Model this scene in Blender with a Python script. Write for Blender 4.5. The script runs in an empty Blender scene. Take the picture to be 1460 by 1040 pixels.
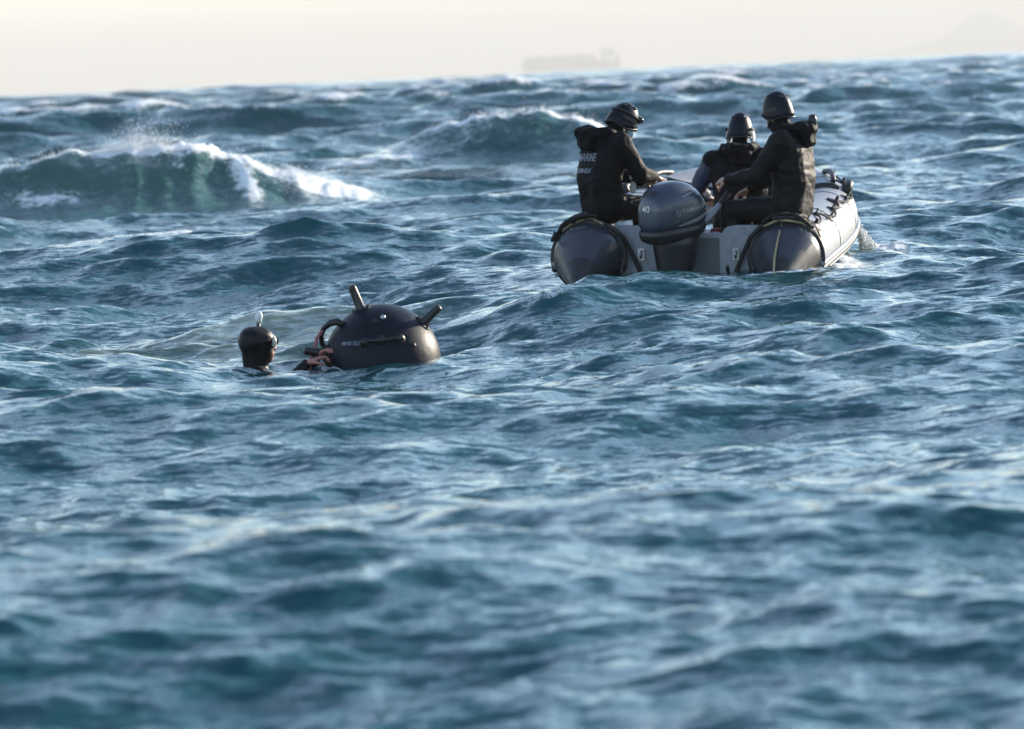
import bpy, bmesh, math, random
import numpy as np
from mathutils import Vector, Matrix, Euler

R = math.radians
random.seed(4)
scene = bpy.context.scene
COL = scene.collection

# ------------------------------------------------------------------ camera
CAM_H = 1.65
cam_data = bpy.data.cameras.new("camera")
cam = bpy.data.objects.new("camera", cam_data)
COL.objects.link(cam)
cam_data.sensor_width = 36.0
cam_data.lens = 150.0
cam_data.clip_start = 0.5
cam_data.clip_end = 60000.0
cam.location = (0.0, 0.0, CAM_H)
cam.rotation_euler = (Euler((R(90 - 3.92), 0, 0)).to_matrix() @ Matrix.Rotation(R(-2.5), 3, 'Z')).to_euler()
cam_data.dof.use_dof = True
cam_data.dof.focus_distance = 30.0
cam_data.dof.aperture_fstop = 3.3
cam_data.dof.aperture_blades = 9
scene.camera = cam

# ------------------------------------------------------------------ light
SUN_AZ = 52.0          # degrees to the right of the view direction
SUN_EL = 16.0
world = bpy.data.worlds.new("World")
scene.world = world
world.use_nodes = True
wn = world.node_tree.nodes
wl = world.node_tree.links
bg = wn["Background"]
sky = wn.new("ShaderNodeTexSky")
sky.sky_type = 'NISHITA'
sky.sun_disc = False
sky.sun_elevation = R(SUN_EL)
sky.sun_rotation = R(SUN_AZ)
sky.altitude = 0.0
sky.air_density = 0.85
sky.dust_density = 0.03
sky.ozone_density = 0.9
wl.new(sky.outputs[0], bg.inputs[0])
bg.inputs[1].default_value = 0.15

sun_data = bpy.data.lights.new("sun", 'SUN')
sun_data.energy = 5.0
sun_data.angle = R(0.55)
sun_data.color = (1.0, 0.88, 0.72)
sun = bpy.data.objects.new("sun", sun_data)
COL.objects.link(sun)
sdir = Vector((math.sin(R(SUN_AZ)) * math.cos(R(SUN_EL)), math.cos(R(SUN_AZ)) * math.cos(R(SUN_EL)), math.sin(R(SUN_EL))))
sun.rotation_euler = sdir.to_track_quat('Z', 'Y').to_euler()
sun.location = sdir * 200

scene.view_settings.view_transform = 'Standard'
scene.view_settings.look = 'None'
scene.view_settings.exposure = 1.2
scene.view_settings.gamma = 1.0
scene.render.engine = 'CYCLES'
scene.cycles.use_denoising = True
scene.cycles.max_bounces = 6
scene.cycles.volume_bounces = 1
scene.cycles.sample_clamp_indirect = 8.0

# ------------------------------------------------------------------ helpers
def srgb(r, g, b):
    f = lambda c: c / 12.92 if c <= 0.04045 else ((c + 0.055) / 1.055) ** 2.4
    return (f(r / 255), f(g / 255), f(b / 255), 1.0)

def tag(o, label=None, cat=None, group=None, kind=None):
    if label: o["label"] = label
    if cat: o["category"] = cat
    if group: o["group"] = group
    if kind: o["kind"] = kind
    return o

def link(o, parent=None):
    COL.objects.link(o)
    if parent is not None:
        o.parent = parent
    return o

def smooth_all(me):
    me.polygons.foreach_set("use_smooth", [True] * len(me.polygons))

def new_mat(name):
    m = bpy.data.materials.new(name)
    m.use_nodes = True
    nt = m.node_tree
    return m, nt, nt.nodes, nt.links, nt.nodes["Principled BSDF"]

# ------------------------------------------------------------------ the sea
rng = np.random.default_rng(21)

def wave_components():
    comps = []
    n = 300
    lam = np.exp(np.linspace(math.log(0.11), math.log(17.0), n)) * np.exp(rng.normal(0, 0.012, n))
    dln = (math.log(17.0) - math.log(0.11)) / n
    for L in lam:
        k = 2 * math.pi / L
        B = 0.0125
        if L > 2.5: B *= 0.75
        if L > 9: B *= math.exp(-((L - 9) / 4.5) ** 2)
        if L < 1.6: B *= 1.8
        slope = math.sqrt(2 * B * dln)
        a = slope / k * math.exp(rng.normal(0, 0.25))
        spread = 20 + 24 * min(1.0, max(0.0, math.log(9.0 / L) / math.log(9.0 / 0.3)))
        th = R(-90 + 14 + rng.normal(0, spread))
        comps.append((k, a, math.cos(th), math.sin(th), rng.uniform(0, 2 * math.pi), L))
    for L in np.exp(np.linspace(math.log(20), math.log(48), 16)):
        th = R(-90 + 14 + rng.normal(0, 22))
        comps.append((2 * math.pi / L, 0.10 * (L / 30), math.cos(th), math.sin(th), rng.uniform(0, 2 * math.pi), L))
    return comps

COMPS = wave_components()

# broad swells placed one by one: x, y, radius across, radius along view, height, turn
BUMPS = [(-1.75, 29.7, 0.95, 0.5, 0.15), (-0.72, 26.28, 0.42, 0.22, 0.035), (-0.25, 26.1, 0.35, 0.2, 0.055), (-1.35, 26.25, 0.5, 0.2, 0.035), (0.45, 28.4, 0.45, 0.3, 0.10), (0.95, 31.2, 0.5, 0.25, 0.04)]
# foam rubbed up round things that float: x, y, radius, width, amount
RINGS = [(-0.82, 27.0, 0.38, 0.08, 0.60), (-1.60, 27.0, 0.15, 0.06, 0.42)]

def breaker(X, Y, bx, by, ang, A, tl, tr, wf, wb):
    """steep wave: crest line through (bx,by) turned by ang; returns height, local s (towards the viewer), t (along the crest), taper"""
    c, s_ = math.cos(ang), math.sin(ang)
    t = (X - bx) * c + (Y - by) * s_
    bend = 0.12 * np.sin(t * 1.7 + 0.6) + 0.06 * np.sin(t * 4.1) + 0.035 * np.sin(t * 9.3 + 1) + 0.02 * np.sin(t * 17.7)
    s = (X - bx) * s_ - (Y - by) * c + bend
    tap = np.where(t < 0, np.exp(-np.abs(t / tl) ** 2.2), np.exp(-np.abs(t / tr) ** 1.9)) * (1 + 0.035 * np.sin(t * 3.3 + 0.4) + 0.03 * np.sin(t * 7.9) + 0.02 * np.sin(t * 15.1 + 2))
    prof = np.where(s > 0, 1.0 / (1.0 + (s / wf) ** 2 * (1 + (s / wf) ** 2 * 0.5)), 1.0 / (1.0 + (s / wb) ** 2))
    return A * tap * prof, s, t, tap

def sea_eval(X, Y, spacing):
    """returns displaced x, y, z, foam, aeration"""
    DX = np.zeros_like(X); DY = np.zeros_like(X); Z = np.zeros_like(X)
    Jxx = np.zeros_like(X); Jyy = np.zeros_like(X); Jxy = np.zeros_like(X)
    smax = float(spacing.min())
    Q = 0.95
    calm = np.zeros_like(X); lift = np.zeros_like(X)
    for (qx, qy, qr, keep, lf) in CALM:
        g = np.exp(-(((X - qx) / qr) ** 2 + ((Y - qy) / qr) ** 2) ** 1.5)
        calm = np.maximum(calm, (1 - keep) * g)
        lift = lift * (1 - g) + lf * g
    rr_ = np.sqrt(X * X + Y * Y)
    far = sstep(45.0, 160.0, rr_); qf = Q / (1 + 0.45 * far); lull = 0.62 + 0.38 * sstep(16.0, 27.0, rr_)
    for (k, a, cx, cy, ph, L) in COMPS:
        if L < 1.5 * smax:
            continue
        w = np.clip((L / spacing - 2.2 + 0.7 * far) / (2.5 - 1.4 * far), 0, 1)
        if L > 1.1: w = w * (1 - calm * min(1.0, (L - 1.1) / 1.5))
        if L < 5: w = w * lull
        if L > 18: w = w * far
        elif L > 1.0: w = w * (1 + 0.85 * far)
        phi = k * (cx * X + cy * Y) + ph
        s = np.sin(phi) * (a * w); c = np.cos(phi) * (a * w)
        DX -= qf * cx * s; DY -= qf * cy * s; Z += c
        kk = qf * k
        Jxx -= kk * cx * cx * c; Jyy -= kk * cy * cy * c; Jxy -= kk * cx * cy * c
    J = (1 + Jxx) * (1 + Jyy) - Jxy ** 2
    Z += lift
    for (qx, qy, rx, ry, hh) in BUMPS:
        g = np.exp(-((X - qx) / rx) ** 2 - ((Y - qy) / ry) ** 2)
        Z += hh * g
    foam = np.clip((0.16 + 0.66 * far - J) * 2.2, 0, 1) * 0.85 * (0.2 + 0.8 * sstep(18.0, 28.0, rr_))
    bub_glow = np.zeros_like(X)
    for b in BREAKERS:
        h, s, t, tap = breaker(X, Y, *b['shape'])
        near = np.exp(-(s / 4.0) ** 2) * tap
        Z = Z * (1 - 0.5 * near) + h
        crest = np.exp(-(s / (b['shape'][7] * 0.75)) ** 2) * tap
        # lean the crest towards the viewer
        ang = b['shape'][2]
        lean = b['lean'] * crest * tap
        DX += lean * math.sin(ang); DY -= lean * math.cos(ang)
        f, gl = b['foam'](s, t, tap)
        foam = np.maximum(foam * (1 - 0.6 * near), f)
        bub_glow = np.maximum(bub_glow, gl)
    for (qx, qy, rx, ry, v) in GREENED:
        bub_glow = np.maximum(bub_glow, v * np.exp(-(((X - qx) / rx) ** 2 + ((Y - qy) / ry) ** 2) ** 1.6))
    for (qx, qy, rx, ry, v) in FOAM_SPOTS:
        foam = np.maximum(foam, v * np.exp(-(((X - qx) / rx) ** 2 + ((Y - qy) / ry) ** 2) ** 1.3))
    for (qx, qy, r0, wd, v) in RINGS:
        d = np.sqrt((X - qx) ** 2 + (Y - qy) ** 2)
        foam = np.maximum(foam, v * np.exp(-((d - r0) / wd) ** 2))
    tur = np.zeros_like(X)
    for (qx, qy, rx, ry, v) in TURBID:
        tur = np.maximum(tur, v * np.exp(-(((X - qx) / rx) ** 2 + ((Y - qy) / ry) ** 2) ** 1.3))
    return X + DX, Y + DY, Z, foam, bub_glow, tur

def sstep(a, b, x):
    u = np.clip((x - a) / (b - a), 0, 1)
    return u * u * (3 - 2 * u)

def foam_main(s, t, tap):
    # t runs to the right; whitewater thickens to the right and tumbles down at the right end
    width = 0.09 + 0.22 * sstep(-1.4, 0.6, t) + 0.40 * sstep(0.9, 2.2, t)
    f = np.where(s > 0, np.exp(-(s / width) ** 2), np.exp(-(s / (0.5 + 0.5 * sstep(-1, 1, t))) ** 2))
    f *= sstep(0.04, 0.35, tap) * (0.28 + 0.72 * sstep(-2.0, -0.3, t))
    # streaks of old foam on the face
    f2 = 0.62 * np.exp(-((t - 0.75 - 0.3 * s) / 0.22) ** 2) * sstep(0.1, 0.4, s) * sstep(1.7, 0.7, s)
    f3 = 0.55 * np.exp(-((t + 1.6) / 0.7) ** 2 - ((s - 1.25 - 0.15 * t) / 0.3) ** 2)
    f4 = 0.35 * np.exp(-((t - 0.1) / 0.5) ** 2) * sstep(0.05, 0.3, s) * sstep(0.9, 0.3, s)
    st = np.sin(t * 2.3 + 0.8 * s) * 0.5 + np.sin(t * 5.9 - 1.1 * s + 1) * 0.35 + np.sin(t * 13.1 + 1.7 * s) * 0.25
    f5 = 0.50 * sstep(0.15, 0.8, st) * np.exp(-(s / 0.75) ** 2) * sstep(-0.05, 0.1, s) * sstep(-3.2, -1.5, t)
    f2 = np.maximum(f2, f5)
    bub_glow = 0.55 * tap * sstep(-0.5, 0.1, s) * sstep(2.2, 0.8, s)  # green face paints light passing through the wave; bubbles join in with the foam
    return np.maximum.reduce([f, f2, f3, f4]), np.maximum(bub_glow, 0.9 * f)

def foam_thin(width, amt, glowamt):
    def fn(s, t, tap):
        f = amt * np.exp(-(s / width) ** 2) * sstep(0.15, 0.7, tap)
        f2 = 0.30 * amt * tap * sstep(0.0, 0.3, s) * sstep(1.6, 0.5, s)
        return np.maximum(f, f2), glowamt * tap * sstep(-0.4, 0.1, s) * sstep(2.0, 0.7, s)  # face greened to paint light coming through the crest
    return fn

CALM = [(0.0, 16.5, 7.0, 0.5, -0.03), (-2.4, 28.6, 3.3, 0.2, -0.17), (-4.2, 51.0, 4.0, 0.35, -0.08), (1.3, 28.8, 2.6, 0.35, 0.0), (1.7, 33.2, 3.4, 0.15, 0.15), (-1.0, 24.2, 2.2, 0.40, -0.16), (-1.1, 27.0, 1.7, 0.2, -0.22)]
GREENED = []
TURBID = [(-1.85, 29.2, 1.05, 1.5, 1.0), (-2.9, 28.3, 1.0, 0.8, 0.5)]
FOAM_SPOTS = [(0.60, 31.40, 0.36, 0.12, 0.62), (2.02, 31.36, 0.38, 0.14, 0.68), (1.35, 31.75, 0.6, 0.10, 0.5), (2.12, 31.35, 0.28, 0.12, 0.55), (2.62, 32.6, 0.2, 0.9, 0.60), (3.05, 34.6, 0.22, 0.5, 0.75), (3.25, 33.9, 0.35, 0.25, 0.45), (0.55, 31.4, 0.2, 0.1, 0.4), (-1.17, 27.3, 0.16, 0.2, 0.5), (-0.42, 26.75, 0.25, 0.1, 0.4), (0.25, 28.2, 0.22, 0.12, 0.45), (2.9, 31.2, 0.4, 0.15, 0.36)]
BREAKERS = [
    dict(shape=(-4.40, 56.5, R(4), 0.86, 3.7, 2.0, 1.05, 2.6), lean=0.35, foam=foam_main),
    dict(shape=(0.35, 73.0, R(-7), 0.95, 2.8, 2.1, 1.2, 3.0), lean=0.25, foam=foam_thin(0.30, 0.86, 0.32)),
    dict(shape=(-2.0, 71.0, R(4), 0.26, 1.1, 0.8, 0.6, 1.6), lean=0.2, foam=foam_thin(0.22, 0.7, 0.05)),
    dict(shape=(-6.9, 49.5, R(10), 0.55, 1.4, 0.9, 0.7, 2.0), lean=0.2, foam=foam_thin(0.12, 0.55, 0.4)),
    dict(shape=(-3.2, 47.0, R(-3), 0.08, 3.0, 2.4, 0.5, 1.4), lean=0.12, foam=foam_thin(0.09, 0.62, 0.15)),
    dict(shape=(-3.9, 42.5, R(-8), 0.14, 1.2, 1.1, 0.5, 1.2), lean=0.10, foam=foam_thin(0.22, 0.55, 0.1)),
]

def build_sea():
    # a sheet of rings round the viewpoint, finer in the direction of the photographed water
    fine = np.arange(-R(8.3), R(8.3) + 1e-9, 0.00062)
    side = [fine[-1]]
    step = 0.0008
    while side[-1] < math.pi - 0.16:
        step = min(step * 1.09, 0.14)
        side.append(side[-1] + step)
    side = np.array(side[1:])
    az = np.concatenate([-side[::-1], fine, side])
    rad = [3.0]
    while rad[-1] < 30000.0:
        d = rad[-1]
        ratio = 0.0026
        if d < 9: ratio = 0.013
        if d > 75: ratio = 0.0026 + 0.0010 * min(1, (d - 75) / 300)
        if d > 900: ratio = 0.0058
        if d > 1900: ratio = 0.0058 + 0.12 * min(1, (d - 1900) / 3000)
        rad.append(d * (1 + ratio))
    rad = np.array(rad)
    na, nr = len(az), len(rad)
    daz = np.gradient(az)
    verts = np.zeros((nr, na, 3), np.float32)
    foam = np.zeros((nr, na), np.float32); bub_glow = np.zeros((nr, na), np.float32); tur = np.zeros((nr, na), np.float32)
    dr = np.gradient(rad)
    CH = 24
    for i in range(0, nr, CH):
        r = rad[i:i + CH][:, None]; a = az[None, :]
        X = r * np.sin(a); Y = r * np.cos(a)
        sp = np.maximum(dr[i:i + CH][:, None], r * daz[None, :])
        x, y, z, f, gl, tu = sea_eval(X, Y, sp)
        verts[i:i + CH, :, 0] = x; verts[i:i + CH, :, 1] = y; verts[i:i + CH, :, 2] = z
        foam[i:i + CH] = f; bub_glow[i:i + CH] = gl; tur[i:i + CH] = tu
    # roughen whitewater
    nz = rng.normal(0, 1, (nr, na)).astype(np.float32)
    nz = (nz + np.roll(nz, 1, 0) + np.roll(nz, 1, 1) + np.roll(np.roll(nz, 1, 1), 1, 0)) / 2
    nz2 = rng.normal(0, 1, (nr // 4 + 2, na // 4 + 2)).repeat(4, 0).repeat(4, 1)[:nr, :na]
    for _ in range(2):
        nz2 = (nz2 + np.roll(nz2, 2, 0) + np.roll(nz2, 2, 1) + np.roll(nz2, -2, 0) + np.roll(nz2, -2, 1)) / 5
    near = (rad < 90)[:, None]
    verts[:, :, 2] += np.where(near, foam ** 1.5 * (0.012 * nz + 0.055 * nz2), 0)
    idx = np.arange(nr * na).reshape(nr, na)
    q = np.stack([idx[:-1, :-1], idx[:-1, 1:], idx[1:, 1:], idx[1:, :-1]], -1).reshape(-1, 4)[:, ::-1]
    wrap = np.stack([idx[:-1, -1], idx[:-1, 0], idx[1:, 0], idx[1:, -1]], -1)[:, ::-1]
    # inner disc closing the sheet under the viewpoint
    quads = np.concatenate([q, wrap]).astype(np.int32)
    nv = nr * na
    co = np.concatenate([verts.reshape(-1, 3), np.array([[0, 0, 0]], np.float32)])
    tri = np.stack([np.full(na, nv), np.roll(idx[0], -1), idx[0]], -1).astype(np.int32)
    me = bpy.data.meshes.new("sea")
    me.vertices.add(len(co)); me.vertices.foreach_set("co", co.ravel())
    nl = quads.size + tri.size
    me.loops.add(nl); me.loops.foreach_set("vertex_index", np.concatenate([quads.ravel(), tri.ravel()]))
    npoly = len(quads) + len(tri)
    me.polygons.add(npoly)
    starts = np.concatenate([np.arange(len(quads)) * 4, len(quads) * 4 + np.arange(len(tri)) * 3]).astype(np.int32)
    me.polygons.foreach_set("loop_start", starts)
    me.polygons.foreach_set("use_smooth", np.ones(npoly, bool))
    me.update(calc_edges=True)
    for nm, arr in (("foam", foam), ("aeration", bub_glow), ("turbid", tur)):
        at = me.attributes.new(nm, 'FLOAT', 'POINT')
        at.data.foreach_set("value", np.concatenate([arr.ravel(), [0]]).astype(np.float32))
    print("SEA", nr, na, nr * na)
    o = bpy.data.objects.new("sea", me)
    link(o)
    tag(o, kind="structure")
    return o

def sea_material():
    m, nt, N, L, P = new_mat("sea_water")
    geo = N.new("ShaderNodeNewGeometry")
    tc = N.new("ShaderNodeTexCoord")
    def noise(scale, detail, vec):
        n = N.new("ShaderNodeTexNoise"); n.inputs["Scale"].default_value = scale
        n.inputs["Detail"].default_value = detail; n.inputs["Roughness"].default_value = 0.6
        L.new(vec, n.inputs["Vector"]); return n
    mp = N.new("ShaderNodeMapping"); mp.inputs["Scale"].default_value = (0.6, 1.3, 1.0)
    mp.inputs["Rotation"].default_value = (0, 0, R(14))
    L.new(tc.outputs["Object"], mp.inputs["Vector"])
    # ripples too small for the sheet: tilt the normal
    acc = geo.outputs["Normal"]
    for sc_, det, amt in ((3.5, 3.0, 0.42), (13.0, 3.0, 0.55), (60.0, 2.0, 0.22)):
        n = noise(sc_, det, mp.outputs[0])
        sub = N.new("ShaderNodeVectorMath"); sub.operation = 'SUBTRACT'
        L.new(n.outputs["Color"], sub.inputs[0]); sub.inputs[1].default_value = (0.5, 0.5, 0.5)
        mul = N.new("ShaderNodeVectorMath"); mul.operation = 'MULTIPLY'
        L.new(sub.outputs[0], mul.inputs[0]); mul.inputs[1].default_value = (amt * 2, amt * 2, 0.0)
        ad = N.new("ShaderNodeVectorMath"); ad.operation = 'ADD'
        L.new(acc, ad.inputs[0]); L.new(mul.outputs[0], ad.inputs[1])
        acc = ad.outputs[0]
    nrm = N.new("ShaderNodeVectorMath"); nrm.operation = 'NORMALIZE'
    L.new(acc, nrm.inputs[0])
    # water body
    af = N.new("ShaderNodeAttribute"); af.attribute_name = "foam"
    aa = N.new("ShaderNodeAttribute"); aa.attribute_name = "aeration"
    big = noise(0.35, 3.0, tc.outputs["Object"])
    mixc = N.new("ShaderNodeMix"); mixc.data_type = 'RGBA'
    mixc.inputs["A"].default_value = (0.008, 0.068, 0.078, 1); mixc.inputs["B"].default_value = (0.080, 0.155, 0.120, 1)  # second colour: bubbly water, and light through wave crests painted in
    L.new(aa.outputs["Fac"], mixc.inputs["Factor"])
    at = N.new("ShaderNodeAttribute"); at.attribute_name = "turbid"
    mixt = N.new("ShaderNodeMix"); mixt.data_type = 'RGBA'; mixt.inputs["B"].default_value = (0.34, 0.36, 0.24, 1)
    tn = noise(1.6, 4.0, tc.outputs["Object"])
    tm = N.new("ShaderNodeMath"); tm.operation = 'MULTIPLY'; L.new(at.outputs["Fac"], tm.inputs[0])
    tr2 = N.new("ShaderNodeMapRange"); tr2.inputs["From Min"].default_value = 0.3; tr2.inputs["From Max"].default_value = 0.65; L.new(tn.outputs["Fac"], tr2.inputs["Value"])
    L.new(tr2.outputs[0], tm.inputs[1]); L.new(tm.outputs[0], mixt.inputs["Factor"]); L.new(mixc.outputs["Result"], mixt.inputs["A"])
    L.new(mixt.outputs["Result"], P.inputs["Base Color"])
    P.inputs["Roughness"].default_value = 0.07
    P.inputs["IOR"].default_value = 1.333
    L.new(nrm.outputs[0], P.inputs["Normal"])
    # foam
    fn1 = noise(7.0, 6.0, tc.outputs["Object"])
    fn2 = noise(38.0, 4.0, tc.outputs["Object"])
    mixn = N.new("ShaderNodeMath"); mixn.operation = 'MULTIPLY_ADD'
    L.new(fn2.outputs["Fac"], mixn.inputs[0]); mixn.inputs[1].default_value = 0.5
    hm = N.new("ShaderNodeMath"); hm.operation = 'MULTIPLY'; L.new(fn1.outputs["Fac"], hm.inputs[0]); hm.inputs[1].default_value = 0.9
    L.new(hm.outputs[0], mixn.inputs[2])
    # mask = smoothstep on foam + noise
    s1 = N.new("ShaderNodeMath"); s1.operation = 'ADD'; L.new(af.outputs["Fac"], s1.inputs[0]); L.new(mixn.outputs[0], s1.inputs[1])
    mr = N.new("ShaderNodeMapRange"); mr.interpolation_type = 'SMOOTHSTEP'
    mr.inputs["From Min"].default_value = 0.98; mr.inputs["From Max"].default_value = 1.32
    L.new(s1.outputs[0], mr.inputs["Value"])
    F = N.new("ShaderNodeBsdfPrincipled")
    F.inputs["Base Color"].default_value = (0.80, 0.83, 0.84, 1)
    F.inputs["Roughness"].default_value = 0.7
    F.inputs["Specular IOR Level"].default_value = 0.2
    tr = N.new("ShaderNodeBsdfTranslucent"); tr.inputs["Color"].default_value = (0.7, 0.8, 0.8, 1)
    fm = N.new("ShaderNodeMixShader"); fm.inputs[0].default_value = 0.0
    bmp = N.new("ShaderNodeBump"); bmp.inputs["Strength"].default_value = 0.6; bmp.inputs["Distance"].default_value = 0.05
    L.new(mixn.outputs[0], bmp.inputs["Height"]); L.new(bmp.outputs[0], F.inputs["Normal"])
    mx = N.new("ShaderNodeMixShader")
    L.new(mr.outputs[0], mx.inputs[0]); L.new(P.outputs[0], mx.inputs[1]); L.new(F.outputs[0], mx.inputs[2])
    N.remove(tr); N.remove(fm)
    L.new(mx.outputs[0], N["Material Output"].inputs["Surface"])
    return m

sea = build_sea()
sea.data.materials.append(sea_material())

def haze_box():
    bm = bmesh.new()
    bmesh.ops.create_cube(bm, size=1.0)
    x, y0, y1, z0, z1 = 31000.0, -31000.0, 31000.0, -12.0, 320.0
    for v in bm.verts:
        v.co = Vector((v.co.x * 2 * x, y0 if v.co.y < 0 else y1, z0 if v.co.z < 0 else z1))
    me = bpy.data.meshes.new("haze"); bm.to_mesh(me); bm.free()
    m = bpy.data.materials.new("haze_air"); m.use_nodes = True
    n = m.node_tree.nodes; n.clear()
    out = n.new("ShaderNodeOutputMaterial"); v = n.new("ShaderNodeVolumePrincipled")
    v.inputs["Color"].default_value = (0.80, 0.75, 0.695, 1); v.inputs["Density"].default_value = HAZE
    v.inputs["Anisotropy"].default_value = 0.0
    m.node_tree.links.new(v.outputs[0], out.inputs["Volume"])
    me.materials.append(m)
    o = bpy.data.objects.new("haze", me); link(o); tag(o, "pale air over the open sea", None, kind="stuff")
    return o
HAZE = 1.9e-4

# ------------------------------------------------------------------ mesh helpers
def add_sweep(bm, pts, radii, seg=12, mat=0, cap=True, flat=None, mat_fn=None):
    """tube through pts; flat = (a, b) squashes the section along its two axes"""
    pts = [Vector(p) for p in pts]
    n = len(pts)
    if not hasattr(radii, '__len__'): radii = [radii] * n
    tans = []
    for i in range(n):
        t = pts[min(i + 1, n - 1)] - pts[max(i - 1, 0)]
        tans.append(t.normalized() if t.length > 1e-9 else Vector((0, 0, 1)))
    up = Vector((0, 0, 1)) if abs(tans[0].z) < 0.9 else Vector((0, 1, 0))
    side = tans[0].cross(up).normalized()
    rings = []
    for i in range(n):
        side = (side - tans[i] * side.dot(tans[i])).normalized()
        nor = side.cross(tans[i]).normalized()
        fa, fb = flat if flat else (1, 1)
        ring = []
        for j in range(seg):
            a = 2 * math.pi * j / seg
            ring.append(bm.verts.new(pts[i] + (side * math.cos(a) * fa + nor * math.sin(a) * fb) * radii[i]))
        rings.append(ring)
    for i in range(n - 1):
        for j in range(seg):
            f = bm.faces.new((rings[i][j], rings[i][(j + 1) % seg], rings[i + 1][(j + 1) % seg], rings[i + 1][j]))
            f.material_index = mat_fn(i, j) if mat_fn else mat
            f.smooth = True
    if cap:
        for r_ in (rings[0], rings[-1][::-1]):
            c = sum((v.co for v in r_), Vector()) / seg
            cv = bm.verts.new(c)
            for j in range(seg):
                f = bm.faces.new((r_[(j + 1) % seg], r_[j], cv)); f.material_index = mat; f.smooth = True
    return rings

def add_box(bm, size, loc=(0, 0, 0), rot=None, bevel=0.0, mat=0):
    t = bmesh.new()
    bmesh.ops.create_cube(t, size=1.0)
    for v in t.verts: v.co = Vector((v.co.x * size[0], v.co.y * size[1], v.co.z * size[2]))
    if bevel:
        bmesh.ops.bevel(t, geom=list(t.edges), offset=bevel, segments=2, affect='EDGES')
    M = Matrix.Translation(loc)
    if rot: M = M @ Euler(rot).to_matrix().to_4x4()
    merge(bm, t, M, mat)

def merge(bm, t, M=Matrix(), mat=None):
    mp = {}
    for v in t.verts: mp[v] = bm.verts.new(M @ v.co)
    for f in t.faces:
        try:
            g = bm.faces.new([mp[v] for v in f.verts])
        except ValueError:
            continue
        g.material_index = f.material_index if mat is None else mat
        g.smooth = f.smooth
    t.free()

def add_lathe(bm, prof, seg=24, M=Matrix(), mat=0, smooth=True, mat_fn=None):
    rings = []
    for (r, z) in prof:
        if r < 1e-6: rings.append([bm.verts.new(M @ Vector((0, 0, z)))])
        else: rings.append([bm.verts.new(M @ Vector((r * math.cos(2 * math.pi * j / seg), r * math.sin(2 * math.pi * j / seg), z))) for j in range(seg)])
    for i in range(len(rings) - 1):
        A, B = rings[i], rings[i + 1]
        for j in range(seg):
            k = (j + 1) % seg
            if len(A) == 1 and len(B) == 1: continue
            if len(A) == 1: vs = (A[0], B[k], B[j])
            elif len(B) == 1: vs = (A[j], A[k], B[0])
            else: vs = (A[j], A[k], B[k], B[j])
            f = bm.faces.new(vs); f.smooth = smooth; f.material_index = mat_fn(i, j) if mat_fn else mat
    return rings

def add_ellipsoid(bm, rad, loc, rot=None, seg=16, rings=10, mat=0):
    M = Matrix.Translation(loc)
    if rot: M = M @ Euler(rot).to_matrix().to_4x4()
    M = M @ Matrix.Diagonal((*rad, 1))
    add_lathe(bm, [(math.sin(math.pi * i / rings), -math.cos(math.pi * i / rings)) for i in range(rings + 1)], seg, M, mat)

def add_prism(bm, outline, y0, y1, mat=0, bevel=0.0):
    """outline in x,z extruded from y0 to y1"""
    t = bmesh.new()
    a = [t.verts.new((x, y0, z)) for x, z in outline]
    b = [t.verts.new((x, y1, z)) for x, z in outline]
    n = len(a)
    t.faces.new(a); t.faces.new(b[::-1])
    for i in range(n): t.faces.new((a[i], b[i], b[(i + 1) % n], a[(i + 1) % n]))
    bmesh.ops.recalc_face_normals(t, faces=list(t.faces))
    if bevel: bmesh.ops.bevel(t, geom=list(t.edges), offset=bevel, segments=2, affect='EDGES')
    merge(bm, t, Matrix(), mat)

def obj(name, bm, mats, parent=None, M=None, recalc=True):
    if recalc: bmesh.ops.recalc_face_normals(bm, faces=list(bm.faces))
    me = bpy.data.meshes.new(name); bm.to_mesh(me); bm.free()
    for m in (mats if isinstance(mats, (list, tuple)) else [mats]): me.materials.append(m)
    o = bpy.data.objects.new(name, me); link(o, parent)
    if M is not None: o.matrix_local = M
    return o

def thing(name, label, cat, loc=(0, 0, 0), rot=(0, 0, 0), group=None):
    o = bpy.data.objects.new(name, None); link(o)
    o.empty_display_size = 0.2
    o.location = loc; o.rotation_euler = rot
    return tag(o, label, cat, group)

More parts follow.
